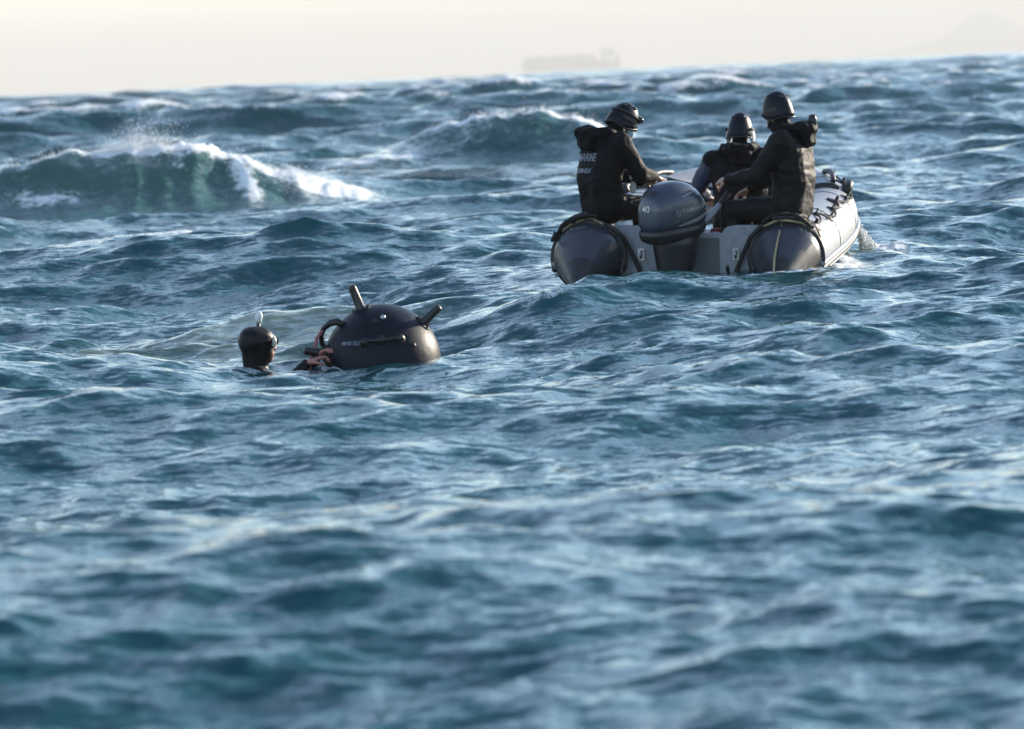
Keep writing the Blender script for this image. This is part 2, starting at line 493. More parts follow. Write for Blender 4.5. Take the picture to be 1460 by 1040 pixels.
# ------------------------------------------------------------------ materials
def surface(name, col, rough=0.5, metal=0.0, var=0.25, scale=12.0, bump=0.0, bscale=60.0, coat=0.0, spec=0.5, dirt=None, dscale=6.0, sheen=0.0):
    m, nt, N, L, P = new_mat(name)
    tc = N.new("ShaderNodeTexCoord")
    n = N.new("ShaderNodeTexNoise"); n.inputs["Scale"].default_value = scale; n.inputs["Detail"].default_value = 5
    L.new(tc.outputs["Object"], n.inputs["Vector"])
    mx = N.new("ShaderNodeMix"); mx.data_type = 'RGBA'
    mx.inputs["A"].default_value = tuple(c * (1 - var) for c in col[:3]) + (1,)
    mx.inputs["B"].default_value = tuple(min(1, c * (1 + var)) for c in col[:3]) + (1,)
    L.new(n.outputs["Fac"], mx.inputs["Factor"])
    out = mx.outputs["Result"]
    if dirt:
        d = N.new("ShaderNodeTexNoise"); d.inputs["Scale"].default_value = dscale; d.inputs["Detail"].default_value = 8; d.inputs["Roughness"].default_value = 0.7
        L.new(tc.outputs["Object"], d.inputs["Vector"])
        mr = N.new("ShaderNodeMapRange"); mr.inputs["From Min"].default_value = 0.52; mr.inputs["From Max"].default_value = 0.68
        L.new(d.outputs["Fac"], mr.inputs["Value"])
        m2 = N.new("ShaderNodeMix"); m2.data_type = 'RGBA'; m2.inputs["B"].default_value = dirt + (1,)
        sc = N.new("ShaderNodeMath"); sc.operation = 'MULTIPLY'; sc.inputs[1].default_value = 0.6
        L.new(mr.outputs[0], sc.inputs[0]); L.new(sc.outputs[0], m2.inputs["Factor"]); L.new(out, m2.inputs["A"])
        out = m2.outputs["Result"]
    L.new(out, P.inputs["Base Color"])
    rr = N.new("ShaderNodeMapRange"); rr.inputs["To Min"].default_value = max(0.02, rough - 0.1); rr.inputs["To Max"].default_value = min(1, rough + 0.12)
    L.new(n.outputs["Fac"], rr.inputs["Value"]); L.new(rr.outputs[0], P.inputs["Roughness"])
    P.inputs["Metallic"].default_value = metal
    P.inputs["Coat Weight"].default_value = coat
    P.inputs["Coat Roughness"].default_value = 0.15
    P.inputs["Specular IOR Level"].default_value = spec
    if sheen:
        P.inputs["Sheen Weight"].default_value = sheen
    if bump:
        bn = N.new("ShaderNodeTexNoise"); bn.inputs["Scale"].default_value = bscale; bn.inputs["Detail"].default_value = 4
        L.new(tc.outputs["Object"], bn.inputs["Vector"])
        b = N.new("ShaderNodeBump"); b.inputs["Strength"].default_value = bump; b.inputs["Distance"].default_value = 0.02
        L.new(bn.outputs["Fac"], b.inputs["Height"]); L.new(b.outputs[0], P.inputs["Normal"])
    return m

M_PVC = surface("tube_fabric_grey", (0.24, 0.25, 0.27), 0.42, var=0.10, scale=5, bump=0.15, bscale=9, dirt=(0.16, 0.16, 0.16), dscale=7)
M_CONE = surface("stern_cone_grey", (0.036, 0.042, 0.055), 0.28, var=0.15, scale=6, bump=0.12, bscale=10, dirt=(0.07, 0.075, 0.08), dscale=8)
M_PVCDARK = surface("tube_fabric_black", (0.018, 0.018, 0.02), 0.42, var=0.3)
M_RUBBER = surface("black_rubber", (0.014, 0.014, 0.016), 0.5, var=0.3)
M_STRAKE = surface("strake_grey", (0.24, 0.27, 0.30), 0.45, var=0.15)
M_TRANSOM = surface("transom_paint", (0.30, 0.33, 0.37), 0.5, var=0.12, dirt=(0.14, 0.14, 0.14), dscale=10)
M_PANEL = surface("transom_panel", (0.10, 0.125, 0.14), 0.5, var=0.15)
M_FLOOR = surface("deck_boards", (0.10, 0.11, 0.12), 0.6)
M_ROPE = surface("rope_tan", (0.36, 0.29, 0.16), 0.8, var=0.3, scale=60)
M_ROPEDARK = surface("rope_dark", (0.02, 0.02, 0.022), 0.8, var=0.3, scale=60)
M_STEEL = surface("steel", (0.5, 0.5, 0.5), 0.3, metal=1.0)
M_COWL = surface("motor_paint", (0.036, 0.050, 0.078), 0.30, metal=0.25, var=0.18, scale=7, coat=0.35, dirt=(0.07, 0.075, 0.08), dscale=9)
M_COWLDARK = surface("motor_side_panel", (0.035, 0.05, 0.06), 0.32, metal=0.2, var=0.1, coat=0.3)
M_MOTORBLACK = surface("motor_black", (0.012, 0.014, 0.017), 0.4, var=0.2)
M_SILVER = surface("silver_decal", (0.27, 0.285, 0.30), 0.35, metal=0.3, var=0.05)
M_JACKET = surface("jacket_black", (0.0022, 0.0026, 0.0048), 0.68, var=0.35, scale=9, bump=0.3, bscale=22, spec=0.16)
M_JACKETSKY = surface("jacket_navy", (0.014, 0.026, 0.06), 0.55, var=0.3, scale=9, bump=0.35, bscale=22)  # blue tint of the skylight painted into the sleeve cloth
M_JACKETGREY = surface("jacket_charcoal", (0.0038, 0.0039, 0.0050), 0.62, var=0.3, scale=9, bump=0.3, bscale=20, spec=0.2)
M_TROUSERS = surface("trousers_black", (0.005, 0.0053, 0.0065), 0.6, var=0.3, scale=9, bump=0.3, bscale=20, spec=0.2)
M_BOOT = surface("boot_rubber", (0.012, 0.012, 0.012), 0.45)
M_SKIN = surface("skin", (0.42, 0.25, 0.18), 0.5, var=0.12, scale=30)
M_COLDSKIN = surface("reddened_skin", (0.38, 0.16, 0.13), 0.45, var=0.2, scale=40)
M_HELMET = surface("helmet_shell", (0.0045, 0.0065, 0.013), 0.32, var=0.2, scale=14, bump=0.06, bscale=30, spec=0.2, dirt=(0.012, 0.012, 0.014), dscale=16)
M_HELMETTRIM = surface("helmet_trim", (0.012, 0.012, 0.014), 0.4)
M_LIGHTGREY = surface("pale_fabric", (0.55, 0.55, 0.52), 0.7, var=0.1)
M_MASK = surface("face_mask_fabric", (0.40, 0.55, 0.62), 0.8, var=0.08)
M_VISOR = surface("goggle_lens", (0.03, 0.035, 0.04), 0.08, var=0.1)
M_WHITE = surface("white_paint", (0.72, 0.73, 0.72), 0.5, var=0.06)
M_TEXT = surface("print_grey", (0.24, 0.26, 0.32), 0.6, var=0.1)
M_RED = surface("red_plastic", (0.13, 0.008, 0.011), 0.4, var=0.15)
M_REDWEB = surface("faded_red_webbing", (0.26, 0.10, 0.10), 0.8, var=0.25, scale=60)
M_NEOPRENE = surface("neoprene", (0.003, 0.003, 0.0045), 0.42, var=0.3, bump=0.2, bscale=30, spec=0.25)
M_MINE = surface("mine_paint", (0.0036, 0.0065, 0.0140), 0.44, var=0.3, scale=5, bump=0.15, bscale=16, spec=0.18, dirt=(0.011, 0.013, 0.018), dscale=7)
M_HORN = surface("mine_horn", (0.010, 0.010, 0.012), 0.4, var=0.3)
M_MASKFRAME = surface("dive_mask_pale", (0.62, 0.58, 0.50), 0.35, var=0.1)
M_HULL = surface("ship_hull", (0.10, 0.11, 0.13), 0.6)
M_SHIPWHITE = surface("ship_white", (0.6, 0.6, 0.58), 0.6)
M_HILL = surface("far_slope", (0.06, 0.07, 0.05), 0.9, scale=0.002)
BOXMATS = [surface("container_" + n, c, 0.6) for n, c in (("red", (0.22, 0.07, 0.05)), ("blue", (0.06, 0.12, 0.22)), ("green", (0.07, 0.15, 0.10)), ("grey", (0.28, 0.28, 0.28)))]

# ------------------------------------------------------------------ lettering
from mathutils.bvhtree import BVHTree
def lettering(name, body, size, origin, xdir, ydir, target, mat, parent, lift=0.0025, stretch=1.0, shear=0.0, depth=0.3):
    """flat print laid onto the mesh of target (both in the same local space as parent)"""
    cu = bpy.data.curves.new(name, 'FONT'); cu.body = body; cu.size = size; cu.align_x = 'LEFT'
    cu.resolution_u = 3; cu.shear = shear; cu.offset = size * 0.012
    t = bpy.data.objects.new(name + "_tmp", cu); COL.objects.link(t)
    dg = bpy.context.evaluated_depsgraph_get(); dg.update()
    me = bpy.data.meshes.new_from_object(t.evaluated_get(dg))
    bpy.data.objects.remove(t); bpy.data.curves.remove(cu)
    bm = bmesh.new(); bm.from_mesh(me); bpy.data.meshes.remove(me)
    bmesh.ops.triangulate(bm, faces=list(bm.faces))
    for _ in range(2):
        es = [e for e in bm.edges if e.calc_length() > size * 0.25]
        if es: bmesh.ops.subdivide_edges(bm, edges=es, cuts=1); bmesh.ops.triangulate(bm, faces=list(bm.faces))
    tm = bmesh.new(); tm.from_mesh(target.data); bvh = BVHTree.FromBMesh(tm); tm.free()
    xd, yd = Vector(xdir).normalized(), Vector(ydir).normalized(); nd = xd.cross(yd)
    o0 = Vector(origin)
    for v in bm.verts:
        p = o0 + xd * v.co.x * stretch + yd * v.co.y
        h = bvh.ray_cast(p + nd * depth, -nd, depth * 2)
        v.co = (h[0] + nd * lift) if h[0] is not None else p
    me = bpy.data.meshes.new(name); bm.to_mesh(me); bm.free()
    me.materials.append(mat)
    o = bpy.data.objects.new(name, me); link(o, parent)
    return o

# ------------------------------------------------------------------ inflatable boat
HALF, TR = 0.75, 0.27
BOAT_LOC = (1.345, 32.0, 0.20)
BOAT_ROT = (R(3.2), R(1.8), R(-11.5))
boat = thing("inflatable_boat", "grey inflatable boat with black undersides carrying three people", "boat", BOAT_LOC, BOAT_ROT)

def sheer(y):
    u = max(0.0, (y - 1.3) / 2.5)
    return 0.17 * u ** 1.8

def hull_line(n_side=14, n_bow=16):
    """right half of the tube centre line from the stern to the bow tip"""
    pts = []
    for i in range(n_side):
        y = 2.15 * i / (n_side - 1)
        pts.append(Vector((HALF, y, sheer(y))))
    for i in range(1, n_bow + 1):
        a = math.pi / 2 * i / n_bow
        x = HALF * math.cos(a) ** 0.72 if i < n_bow else 0.0
        y = 2.15 + 1.55 * math.sin(a) ** 1.05
        pts.append(Vector((x, y, sheer(y))))
    return pts
LINE = hull_line()
def tube_shape():
    right = [(Vector((HALF, y, -0.72 * (TR - r))), r) for y, r in ((-0.50, 0.02), (-0.485, 0.045), (-0.40, 0.085), (-0.28, 0.142), (-0.15, 0.203), (-0.05, 0.250), (-0.02, 0.262))]
    right += [(p, TR - 0.03 * max(0, (p.y - 2.0) / 1.7)) for p in LINE]
    left = [(Vector((-p.x, p.y, p.z)), r) for p, r in right[:-1]]
    full = right + left[::-1]
    return [p for p, _ in full], [r for _, r in full]
pts, rad = tube_shape()
bm = bmesh.new()
SEG = 32
add_sweep(bm, pts, rad, SEG, cap=True)
bm.normal_update()
nring = len(pts)
for f in bm.faces:
    c = f.calc_center_median()
    # nearest ring centre gives the height over the axis
    d = min(range(nring), key=lambda i: (pts[i] - c).length_squared)
    rel = (c.z - pts[d].z) / rad[d]
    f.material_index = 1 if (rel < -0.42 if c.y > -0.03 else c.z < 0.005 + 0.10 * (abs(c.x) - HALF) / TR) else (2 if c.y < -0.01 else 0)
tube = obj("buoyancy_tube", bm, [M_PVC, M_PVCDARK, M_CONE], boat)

def on_tube(s, ang, side=1, off=0.0):
    """point on the tube skin: s index along the half line, ang from straight up towards outboard"""
    i = min(int(s), len(LINE) - 2); u = s - i
    p = LINE[i].lerp(LINE[i + 1], u)
    t = (LINE[i + 1] - LINE[i]).normalized()
    outw = t.cross(Vector((0, 0, 1))).normalized()
    upv = outw.cross(t).normalized()
    r_ = TR - 0.03 * max(0, (p.y - 2.0) / 1.7) + off
    nrm = outw * math.sin(ang) + upv * math.cos(ang)
    q = p + nrm * r_
    return Vector((q.x * side, q.y, q.z)), Vector((nrm.x * side, nrm.y, nrm.z)), Vector((t.x * side, t.y, t.z))
NS = len(LINE) - 1.001
for side in (1, -1):
    for (a0, r0, m_) in ((100, 0.020, M_STRAKE), (108, 0.024, M_RUBBER), (117, 0.018, M_STRAKE)):
        bm = bmesh.new()
        add_sweep(bm, [on_tube(NS * i / 40, R(a0), side, 0.004)[0] for i in range(41)], r0, 8)
        obj("rub_strake", bm, m_, tube)
    # welts round the tube where the sections are glued
    for s_ in (0.4, 7.0, 13.5, 19.5):
        bm = bmesh.new()
        ring = [on_tube(s_, R(a), side, 0.002)[0] for a in range(-150, 151, 10)]
        add_sweep(bm, ring, 0.012, 6, flat=(1.6, 0.4))
        obj("seam_band", bm, M_STRAKE, tube)
# black fittings on both sides with the life line between them
def patch_disc(pos, nrm, r, name="line_patch", mat=M_RUBBER):
    bm = bmesh.new()
    q = nrm.to_track_quat('Z', 'Y').to_matrix().to_4x4()
    add_lathe(bm, [(0, 0.016), (r * 0.45, 0.016), (r * 0.5, 0.008), (r * 0.95, 0.006), (r, -0.012)], 16, Matrix.Translation(pos) @ q)
    add_lathe(bm, [(r * 0.16, 0.014), (r * 0.20, 0.05), (r * 0.1, 0.058), (0, 0.058)], 10, Matrix.Translation(pos) @ q)
    return obj(name, bm, mat, boat)
for side in (1, -1):
    anchors = []
    for s_, r_, a_ in ((2.2, 0.070, 52), (5.0, 0.035, 40), (6.6, 0.045, 58), (9.0, 0.040, 50), (11.2, 0.072, 46), (14.0, 0.045, 55), (16.2, 0.05, 58), (19.0, 0.06, 50), (22.5, 0.06, 55)):
        a_ -= 14
        p, n, t = on_tube(s_, R(a_), side, 0.0)
        patch_disc(p, n, r_)
        anchors.append((s_, a_))
    bm = bmesh.new(); path = []
    for (s0, a0), (s1, a1) in zip(anchors[:-1], anchors[1:]):
        for i in range(8):
            u = i / 8
            path.append(on_tube(s0 + (s1 - s0) * u, R(a0 + (a1 - a0) * u + 9 * math.sin(math.pi * u)), side, 0.02)[0])
    path.append(on_tube(*[anchors[-1][0], R(anchors[-1][1])], side, 0.02)[0])
    add_sweep(bm, path, 0.009, 6)
    obj("life_line", bm, M_ROPEDARK, boat)
    # second thin tan line on the inner edge
    bm = bmesh.new()
    add_sweep(bm, [on_tube(2.5 + i * 0.55, R(-30 + 8 * math.sin(i * 1.3)), side, 0.012)[0] for i in range(25)], 0.007, 6)
    obj("cord", bm, M_ROPE, boat)
    # carrying grip at the bow
    bm = bmesh.new()
    g = [on_tube(17.5 + i * 0.5, R(15), side, 0.01 + 0.035 * math.sin(math.pi * i / 8))[0] for i in range(9)]
    add_sweep(bm, g, 0.022, 8)
    obj("carrying_grip", bm, M_RUBBER, boat)
    # oar strap and inner welt
    bm = bmesh.new()
    add_sweep(bm, [on_tube(15.5, R(a), side, 0.006)[0] for a in range(-95, 35, 10)], 0.03, 8, flat=(1.0, 0.25))
    obj("strap", bm, M_RUBBER, boat)
    # bow handle on the skin: thick black cleat
    p, n, t = on_tube(16.8, R(38), side, 0.0)
    bm = bmesh.new()
    add_sweep(bm, [p - t * 0.12, p - t * 0.09 + n * 0.05, p + n * 0.065, p + t * 0.09 + n * 0.05, p + t * 0.12], [0.03, 0.032, 0.034, 0.032, 0.03], 8)
    obj("tow_cleat", bm, M_RUBBER, boat)
# bow rope crossing between the tubes
bm = bmesh.new()
pa = on_tube(18.5, R(-15), 1, 0.02)[0]; pb = on_tube(18.5, R(-15), -1, 0.02)[0]
add_sweep(bm, [pa.lerp(pb, i / 12) - Vector((0, 0, 0.10 * math.sin(math.pi * i / 12))) for i in range(13)], 0.016, 8)
obj("bow_rope", bm, M_ROPEDARK, boat)
# floor boards
for k in range(5):
    bm = bmesh.new()
    add_box(bm, (0.98 - 0.05 * (k == 4), 0.56, 0.03), (0, 0.50 + k * 0.575, -0.16 + 0.02 * (k == 4)), bevel=0.006)
    obj("floor_board", bm, M_FLOOR, boat)
bm = bmesh.new()
add_box(bm, (1.05, 0.26, 0.04), (0, 1.62, 0.02), bevel=0.008)
obj("thwart", bm, M_TRANSOM, boat)
# transom with the low middle for the motor and high shoulders
TY = 0.10
bm = bmesh.new()
out = [(-0.60, -0.27), (0.60, -0.27), (0.60, 0.215), (0.58, 0.235), (0.30, 0.235), (0.275, 0.215), (0.255, 0.175), (-0.255, 0.175), (-0.275, 0.215), (-0.30, 0.235), (-0.58, 0.235), (-0.60, 0.215)]
add_prism(bm, out, TY, TY + 0.05, bevel=0.006)
transom = obj("transom", bm, M_TRANSOM, boat)
for x0, x1 in ((0.045, 0.235), (-0.235, -0.045)):
    bm = bmesh.new()
    add_box(bm, (x1 - x0, 0.012, 0.38), ((x0 + x1) / 2, TY - 0.004, -0.05), bevel=0.004)
    obj("motor_pad", bm, M_PANEL, transom)
for x in (-0.36, 0.36):
    bm = bmesh.new()
    add_box(bm, (0.05, 0.02, 0.09), (x, TY - 0.011, 0.02), bevel=0.005)
    add_sweep(bm, [(x, TY - 0.02, 0.05), (x, TY - 0.06, 0.04), (x, TY - 0.06, 0.0), (x, TY - 0.02, -0.01)], 0.009, 6)
    obj("towing_eye", bm, M_STEEL, transom)
# dark straps from the tubes across the transom
for side in (1, -1):
    bm = bmesh.new()
    add_sweep(bm, [(side * 0.66, 0.05, 0.27), (side * 0.56, -0.02, 0.235), (side * 0.48, 0.03, 0.15), (side * 0.42, 0.05, 0.02), (side * 0.36, 0.06, -0.12), (side * 0.27, 0.07, -0.24)], 0.017, 8)
    obj("fuel_hose" if side < 0 else "strap", bm, M_RUBBER, boat)
    bm = bmesh.new()
    add_sweep(bm, [(side * HALF + TR * 1.02 * math.sin(R(a)), 0.02, TR * 1.02 * math.cos(R(a))) for a in range(-110, 111, 11)], 0.02, 8, flat=(1.0, 0.3))
    obj("strap", bm, M_RUBBER, tube)
    # webbing and cord bundled on top of the tube
    for k in range(7):
        bm = bmesh.new(); p0 = Vector((side * (HALF + random.uniform(-0.12, 0.06)), 0.05 + random.uniform(-0.05, 0.1), TR + 0.015))
        path = []
        for i in range(14):
            u = i / 13
            x = p0.x + side * (0.26 * u - 0.05) + 0.05 * math.sin(i * 1.1 + k)
            y = p0.y + 0.12 * math.sin(i * 0.7 + k * 1.7)
            z = math.sqrt(max(0.005, TR ** 2 - (x - side * HALF) ** 2)) + 0.02 + 0.022 * (k % 3)
            path.append((x, y, z))
        add_sweep(bm, path, 0.013 if k % 3 else 0.009, 6)
        obj("rope_bundle", bm, M_ROPE if k % 3 == 0 else M_ROPEDARK, boat)
# a hanging cord with a drip end on the right stern cone
bm = bmesh.new()
add_sweep(bm, [(HALF - 0.02, -0.02, 0.275), (HALF - 0.03, -0.2, 0.17), (HALF - 0.035, -0.38, 0.04), (HALF - 0.03, -0.46, -0.05), (HALF - 0.03, -0.50, -0.15), (HALF - 0.03, -0.51, -0.26)], 0.008, 6)
obj("cord", bm, M_ROPE, boat)

# ------------------------------------------------------------------ outboard motor
bMw = Matrix.Translation(BOAT_LOC) @ Euler(BOAT_ROT).to_matrix().to_4x4()
def boat_pt(x, y, z): return bMw @ Vector((x, y, z))
MOTOR_YAW = R(-52)
mo = thing("outboard_motor", "dark grey outboard motor with white numerals clamped on the boat transom", "outboard motor")
mo.location = boat_pt(-0.075, -0.16, 0.20); mo.rotation_euler = (R(2), R(1.5), MOTOR_YAW); mo.scale = (0.93, 0.93, 0.93)
# cowling: stations along the motor's length (y forwards); each a rounded section
def cowl_sections():
    S = []
    #      y,    half width, bottom z, top z, squareness
    data = [(-0.275, 0.075, 0.09, 0.24), (-0.262, 0.115, 0.045, 0.30), (-0.235, 0.145, 0.022, 0.345), (-0.19, 0.168, 0.012, 0.385), (-0.13, 0.182, 0.012, 0.412), (-0.05, 0.190, 0.016, 0.428),
            (0.03, 0.190, 0.024, 0.428), (0.11, 0.184, 0.034, 0.412), (0.18, 0.172, 0.045, 0.378), (0.235, 0.150, 0.06, 0.325), (0.268, 0.118, 0.085, 0.265), (0.280, 0.07, 0.12, 0.215)]
    return data
def section_point(y, hw, zb, zt, a):
    # superellipse section narrower to the top
    c, s = math.cos(a), math.sin(a)
    zc, h = (zb + zt) / 2, (zt - zb) / 2
    e = 0.62
    x = hw * (abs(c) ** e) * (1 if c >= 0 else -1)
    z = h * (abs(s) ** (0.75 if s > 0 else 0.45)) * (1 if s >= 0 else -1)
    nar = 1.0 - 0.30 * max(0, z / h) ** 2
    return Vector((x * nar, y, zc + z))
bm = bmesh.new(); NSG = 40; rings = []
for (y, hw, zb, zt) in cowl_sections():
    rings.append([bm.verts.new(section_point(y, hw, zb, zt, 2 * math.pi * j / NSG)) for j in range(NSG)])
for i in range(len(rings) - 1):
    for j in range(NSG):
        f = bm.faces.new((rings[i][j], rings[i][(j + 1) % NSG], rings[i + 1][(j + 1) % NSG], rings[i + 1][j])); f.smooth = True
bm.faces.new(rings[0]); bm.faces.new(rings[-1][::-1])
cowl = obj("cowling", bm, M_COWL, mo)
sub = cowl.modifiers.new("s", 'SUBSURF'); sub.levels = sub.render_levels = 2
dg = bpy.context.evaluated_depsgraph_get()
me2 = bpy.data.meshes.new_from_object(cowl.evaluated_get(dg)); cowl.modifiers.clear(); cowl.data = me2; me2.name = "cowling"
smooth_all(me2)
tmb = bmesh.new(); tmb.from_mesh(me2); COWLBVH = BVHTree.FromBMesh(tmb); tmb.free()
def cowl_hit(p, d):
    h = COWLBVH.ray_cast(Vector(p) - Vector(d) * 0.6, Vector(d), 1.2)
    return h[0]
# side panels: darker swept shape with a swoosh below, both sides
def side_patch(poly, side, lift, mat, name, thick=0.004):
    """poly in (y, z) laid on the side of the cowling"""
    bm = bmesh.new()
    vs = [bm.verts.new((0, y, z)) for y, z in poly]
    bm.faces.new(vs)
    bmesh.ops.triangulate(bm, faces=list(bm.faces))
    for _ in range(4):
        es = [e for e in bm.edges if e.calc_length() > 0.03]
        if not es: break
        bmesh.ops.subdivide_edges(bm, edges=es, cuts=1); bmesh.ops.triangulate(bm, faces=list(bm.faces))
    for v in bm.verts:
        h = cowl_hit((0, v.co.y, v.co.z), (-side, 0, 0))
        v.co = h + Vector((side * lift, 0, 0)) if h is not None else Vector((side * 0.17, v.co.y, v.co.z))
    for f in bm.faces: f.smooth = True
    return obj(name, bm, mat, cowl)
for side in (1, -1):
    panel = [(-0.185, 0.055), (-0.17, 0.12), (-0.13, 0.185), (-0.06, 0.24), (0.04, 0.275), (0.14, 0.285), (0.215, 0.275), (0.23, 0.22), (0.235, 0.15), (0.19, 0.095), (0.08, 0.07), (-0.05, 0.055)]
    side_patch(panel, side, 0.004, M_COWLDARK, "side_panel")
    swoosh = [(-0.10, 0.075), (-0.02, 0.098), (0.10, 0.125), (0.22, 0.165), (0.225, 0.145), (0.12, 0.098), (0.0, 0.075), (-0.06, 0.068)]
    side_patch(swoosh, side, 0.008, M_SILVER, "swoosh_decal")
    crease = [(-0.04, 0.305), (0.03, 0.325), (0.10, 0.337), (0.10, 0.33), (0.03, 0.316), (-0.03, 0.298)]
    side_patch(crease, side, 0.004, M_STRAKE, "crease_decal")
lettering("maker_lettering", "YAMAHA", 0.062, (0.3, -0.055, 0.165), (0, 1, 0.13), (0, 0, 1), cowl, M_SILVER, cowl, lift=0.010, stretch=0.98, depth=0.6)
# round maker's emblem: ring with three spokes
bm = bmesh.new()
ec = cowl_hit((0, -0.092, 0.178), (-1, 0, 0))
Me = Matrix.Translation(ec + Vector((0.010, 0, 0))) @ Matrix.Rotation(R(90), 4, 'Y')
ring = [Me @ Vector((0.026 * math.cos(R(a)), 0.026 * math.sin(R(a)), 0)) for a in range(0, 361, 15)]
add_sweep(bm, ring, 0.003, 6)
for a in (90, 210, 330):
    add_sweep(bm, [Me @ Vector((0, 0, 0)), Me @ Vector((0.026 * math.sin(R(a)), -0.026 * math.cos(R(a)), 0))], 0.0035, 6)
obj("maker_emblem", bm, M_SILVER, cowl)
lettering("power_numerals", "40", 0.075, (-0.040, -0.5, 0.195), (1, 0, 0), (0, 0, 1), cowl, M_WHITE, cowl, lift=0.004, stretch=1.25, depth=0.6)
# intake slot at the top rear
bm = bmesh.new()
poly = [(-0.07, 0.315), (0.07, 0.315), (0.085, 0.345), (0.06, 0.362), (-0.06, 0.362), (-0.085, 0.345)]
vs = [bm.verts.new((x, 0, z)) for x, z in poly]; bm.faces.new(vs); bmesh.ops.triangulate(bm, faces=list(bm.faces))
for _ in range(3): bmesh.ops.subdivide_edges(bm, edges=list(bm.edges), cuts=1, use_grid_fill=True); bmesh.ops.triangulate(bm, faces=list(bm.faces))
for v in bm.verts:
    h = cowl_hit((v.co.x, 0, v.co.z), (0, 1, 0)); v.co = h + Vector((0, -0.004, 0.002)) if h is not None else v.co
obj("air_intake", bm, M_MOTORBLACK, cowl)
# lower pan
bm = bmesh.new()
for zz0, zz1, g0, g1 in ((0.012, 0.062, 1.02, 1.03),):
    prev = None
    n_ = 40
    prof = [(0.80, -0.045), (0.97, -0.02), (1.03, 0.02), (1.03, 0.055), (0.96, 0.062)]
    rr = []
    for (g, z) in prof:
        rr.append([bm.verts.new((g * 0.186 * (abs(math.cos(2 * math.pi * j / n_)) ** 0.6) * (1 if math.cos(2 * math.pi * j / n_) >= 0 else -1), g * 0.268 * (abs(math.sin(2 * math.pi * j / n_)) ** 0.75) * (1 if math.sin(2 * math.pi * j / n_) >= 0 else -1), z + 0.03 * math.sin(2 * math.pi * j / n_) * 0.8)) for j in range(n_)])
    for i in range(len(rr) - 1):
        for j in range(n_):
            f = bm.faces.new((rr[i][j], rr[i][(j + 1) % n_], rr[i + 1][(j + 1) % n_], rr[i + 1][j])); f.smooth = True
    bm.faces.new(rr[0]); bm.faces.new(rr[-1])
obj("lower_pan", bm, M_MOTORBLACK, mo)
# mid section and leg
bm = bmesh.new()
add_sweep(bm, [(0, 0.03, 0.0), (0, 0.02, -0.10), (0, 0.01, -0.22), (0, 0.0, -0.36), (0, -0.01, -0.55)], [0.215, 0.20, 0.175, 0.145, 0.10], 20, flat=(0.8, 1.0))
obj("leg", bm, M_MOTORBLACK, mo)
bm = bmesh.new()
add_box(bm, (0.30, 0.42, 0.014), (0, -0.05, -0.53), bevel=0.005)
obj("cavitation_plate", bm, M_MOTORBLACK, mo)
bm = bmesh.new()
add_sweep(bm, [(0, -0.22, -0.70), (0, -0.1, -0.70), (0, 0.12, -0.70), (0, 0.2, -0.70)], [0.03, 0.055, 0.055, 0.015], 16)
add_prism(bm, [(-0.02, -0.70), (0.02, -0.70), (0.03, -0.52), (-0.03, -0.52)], -0.10, 0.10)
gear = obj("gear_case", bm, M_MOTORBLACK, mo)
for k in range(3):
    bm = bmesh.new()
    a = 2 * math.pi * k / 3
    add_ellipsoid(bm, (0.055, 0.012, 0.07), (0.075 * math.cos(a), -0.19, -0.70 + 0.075 * math.sin(a)), (0, a, 0.5), 12, 8)
    obj("propeller_blade", bm, M_MOTORBLACK, gear)
# clamp bracket reaching the transom (motor turned on its pivot)
q = Matrix.Rotation(-MOTOR_YAW + R(-11.5), 4, 'Z')
for sx in (-0.10, 0.10):
    bm = bmesh.new()
    t = bmesh.new()
    add_box(t, (0.035, 0.20, 0.05), (sx, 0.20, -0.02), bevel=0.008)
    add_box(t, (0.035, 0.045, 0.30), (sx, 0.205, -0.17), bevel=0.008)
    add_box(t, (0.035, 0.045, 0.14), (sx, 0.345, -0.07), bevel=0.008)
    add_sweep(t, [(sx, 0.37, -0.10), (sx, 0.43, -0.10)], 0.016, 8)
    merge(bm, t, q)
    obj("clamp_bracket", bm, M_MOTORBLACK, mo)
bm = bmesh.new()
t = bmesh.new()
add_sweep(t, [(-0.13, 0.19, -0.06), (0.13, 0.19, -0.06)], 0.02, 10)
merge(bm, t, q); obj("tilt_tube", bm, M_STEEL, mo)
# tiller arm towards the helmsman
bm = bmesh.new()
add_sweep(bm, [(0.03, 0.22, 0.05), (0.035, 0.33, 0.09), (0.04, 0.42, 0.15), (0.04, 0.48, 0.20)], [0.035, 0.032, 0.027, 0.022], 12)
till = obj("tiller_arm", bm, M_STRAKE, mo)
bm = bmesh.new()
add_sweep(bm, [(0.04, 0.475, 0.195), (0.04, 0.50, 0.215), (0.04, 0.58, 0.28)], [0.024, 0.026, 0.025], 12)
obj("grip", bm, M_RUBBER, till)

# ------------------------------------------------------------------ fuel tank in the boat
ft = thing("fuel_tank", "red portable fuel tank standing in the boat behind the motor", "fuel tank")
ft.location = boat_pt(0.22, 0.62, -0.145); ft.rotation_euler = BOAT_ROT
bm = bmesh.new(); add_box(bm, (0.34, 0.28, 0.25), (0, 0, 0.125), bevel=0.035); obj("tank_body", bm, M_RED, ft)
bm = bmesh.new(); add_lathe(bm, [(0.045, 0.245), (0.045, 0.285), (0.035, 0.29), (0, 0.29)], 16, Matrix.Translation((0.08, 0, 0))); obj("cap", bm, M_MOTORBLACK, ft)
bm = bmesh.new(); add_sweep(bm, [(-0.13, 0, 0.24), (-0.12, 0, 0.295), (-0.02, 0, 0.295), (-0.01, 0, 0.24)], 0.014, 8); obj("handle", bm, M_RED, ft)

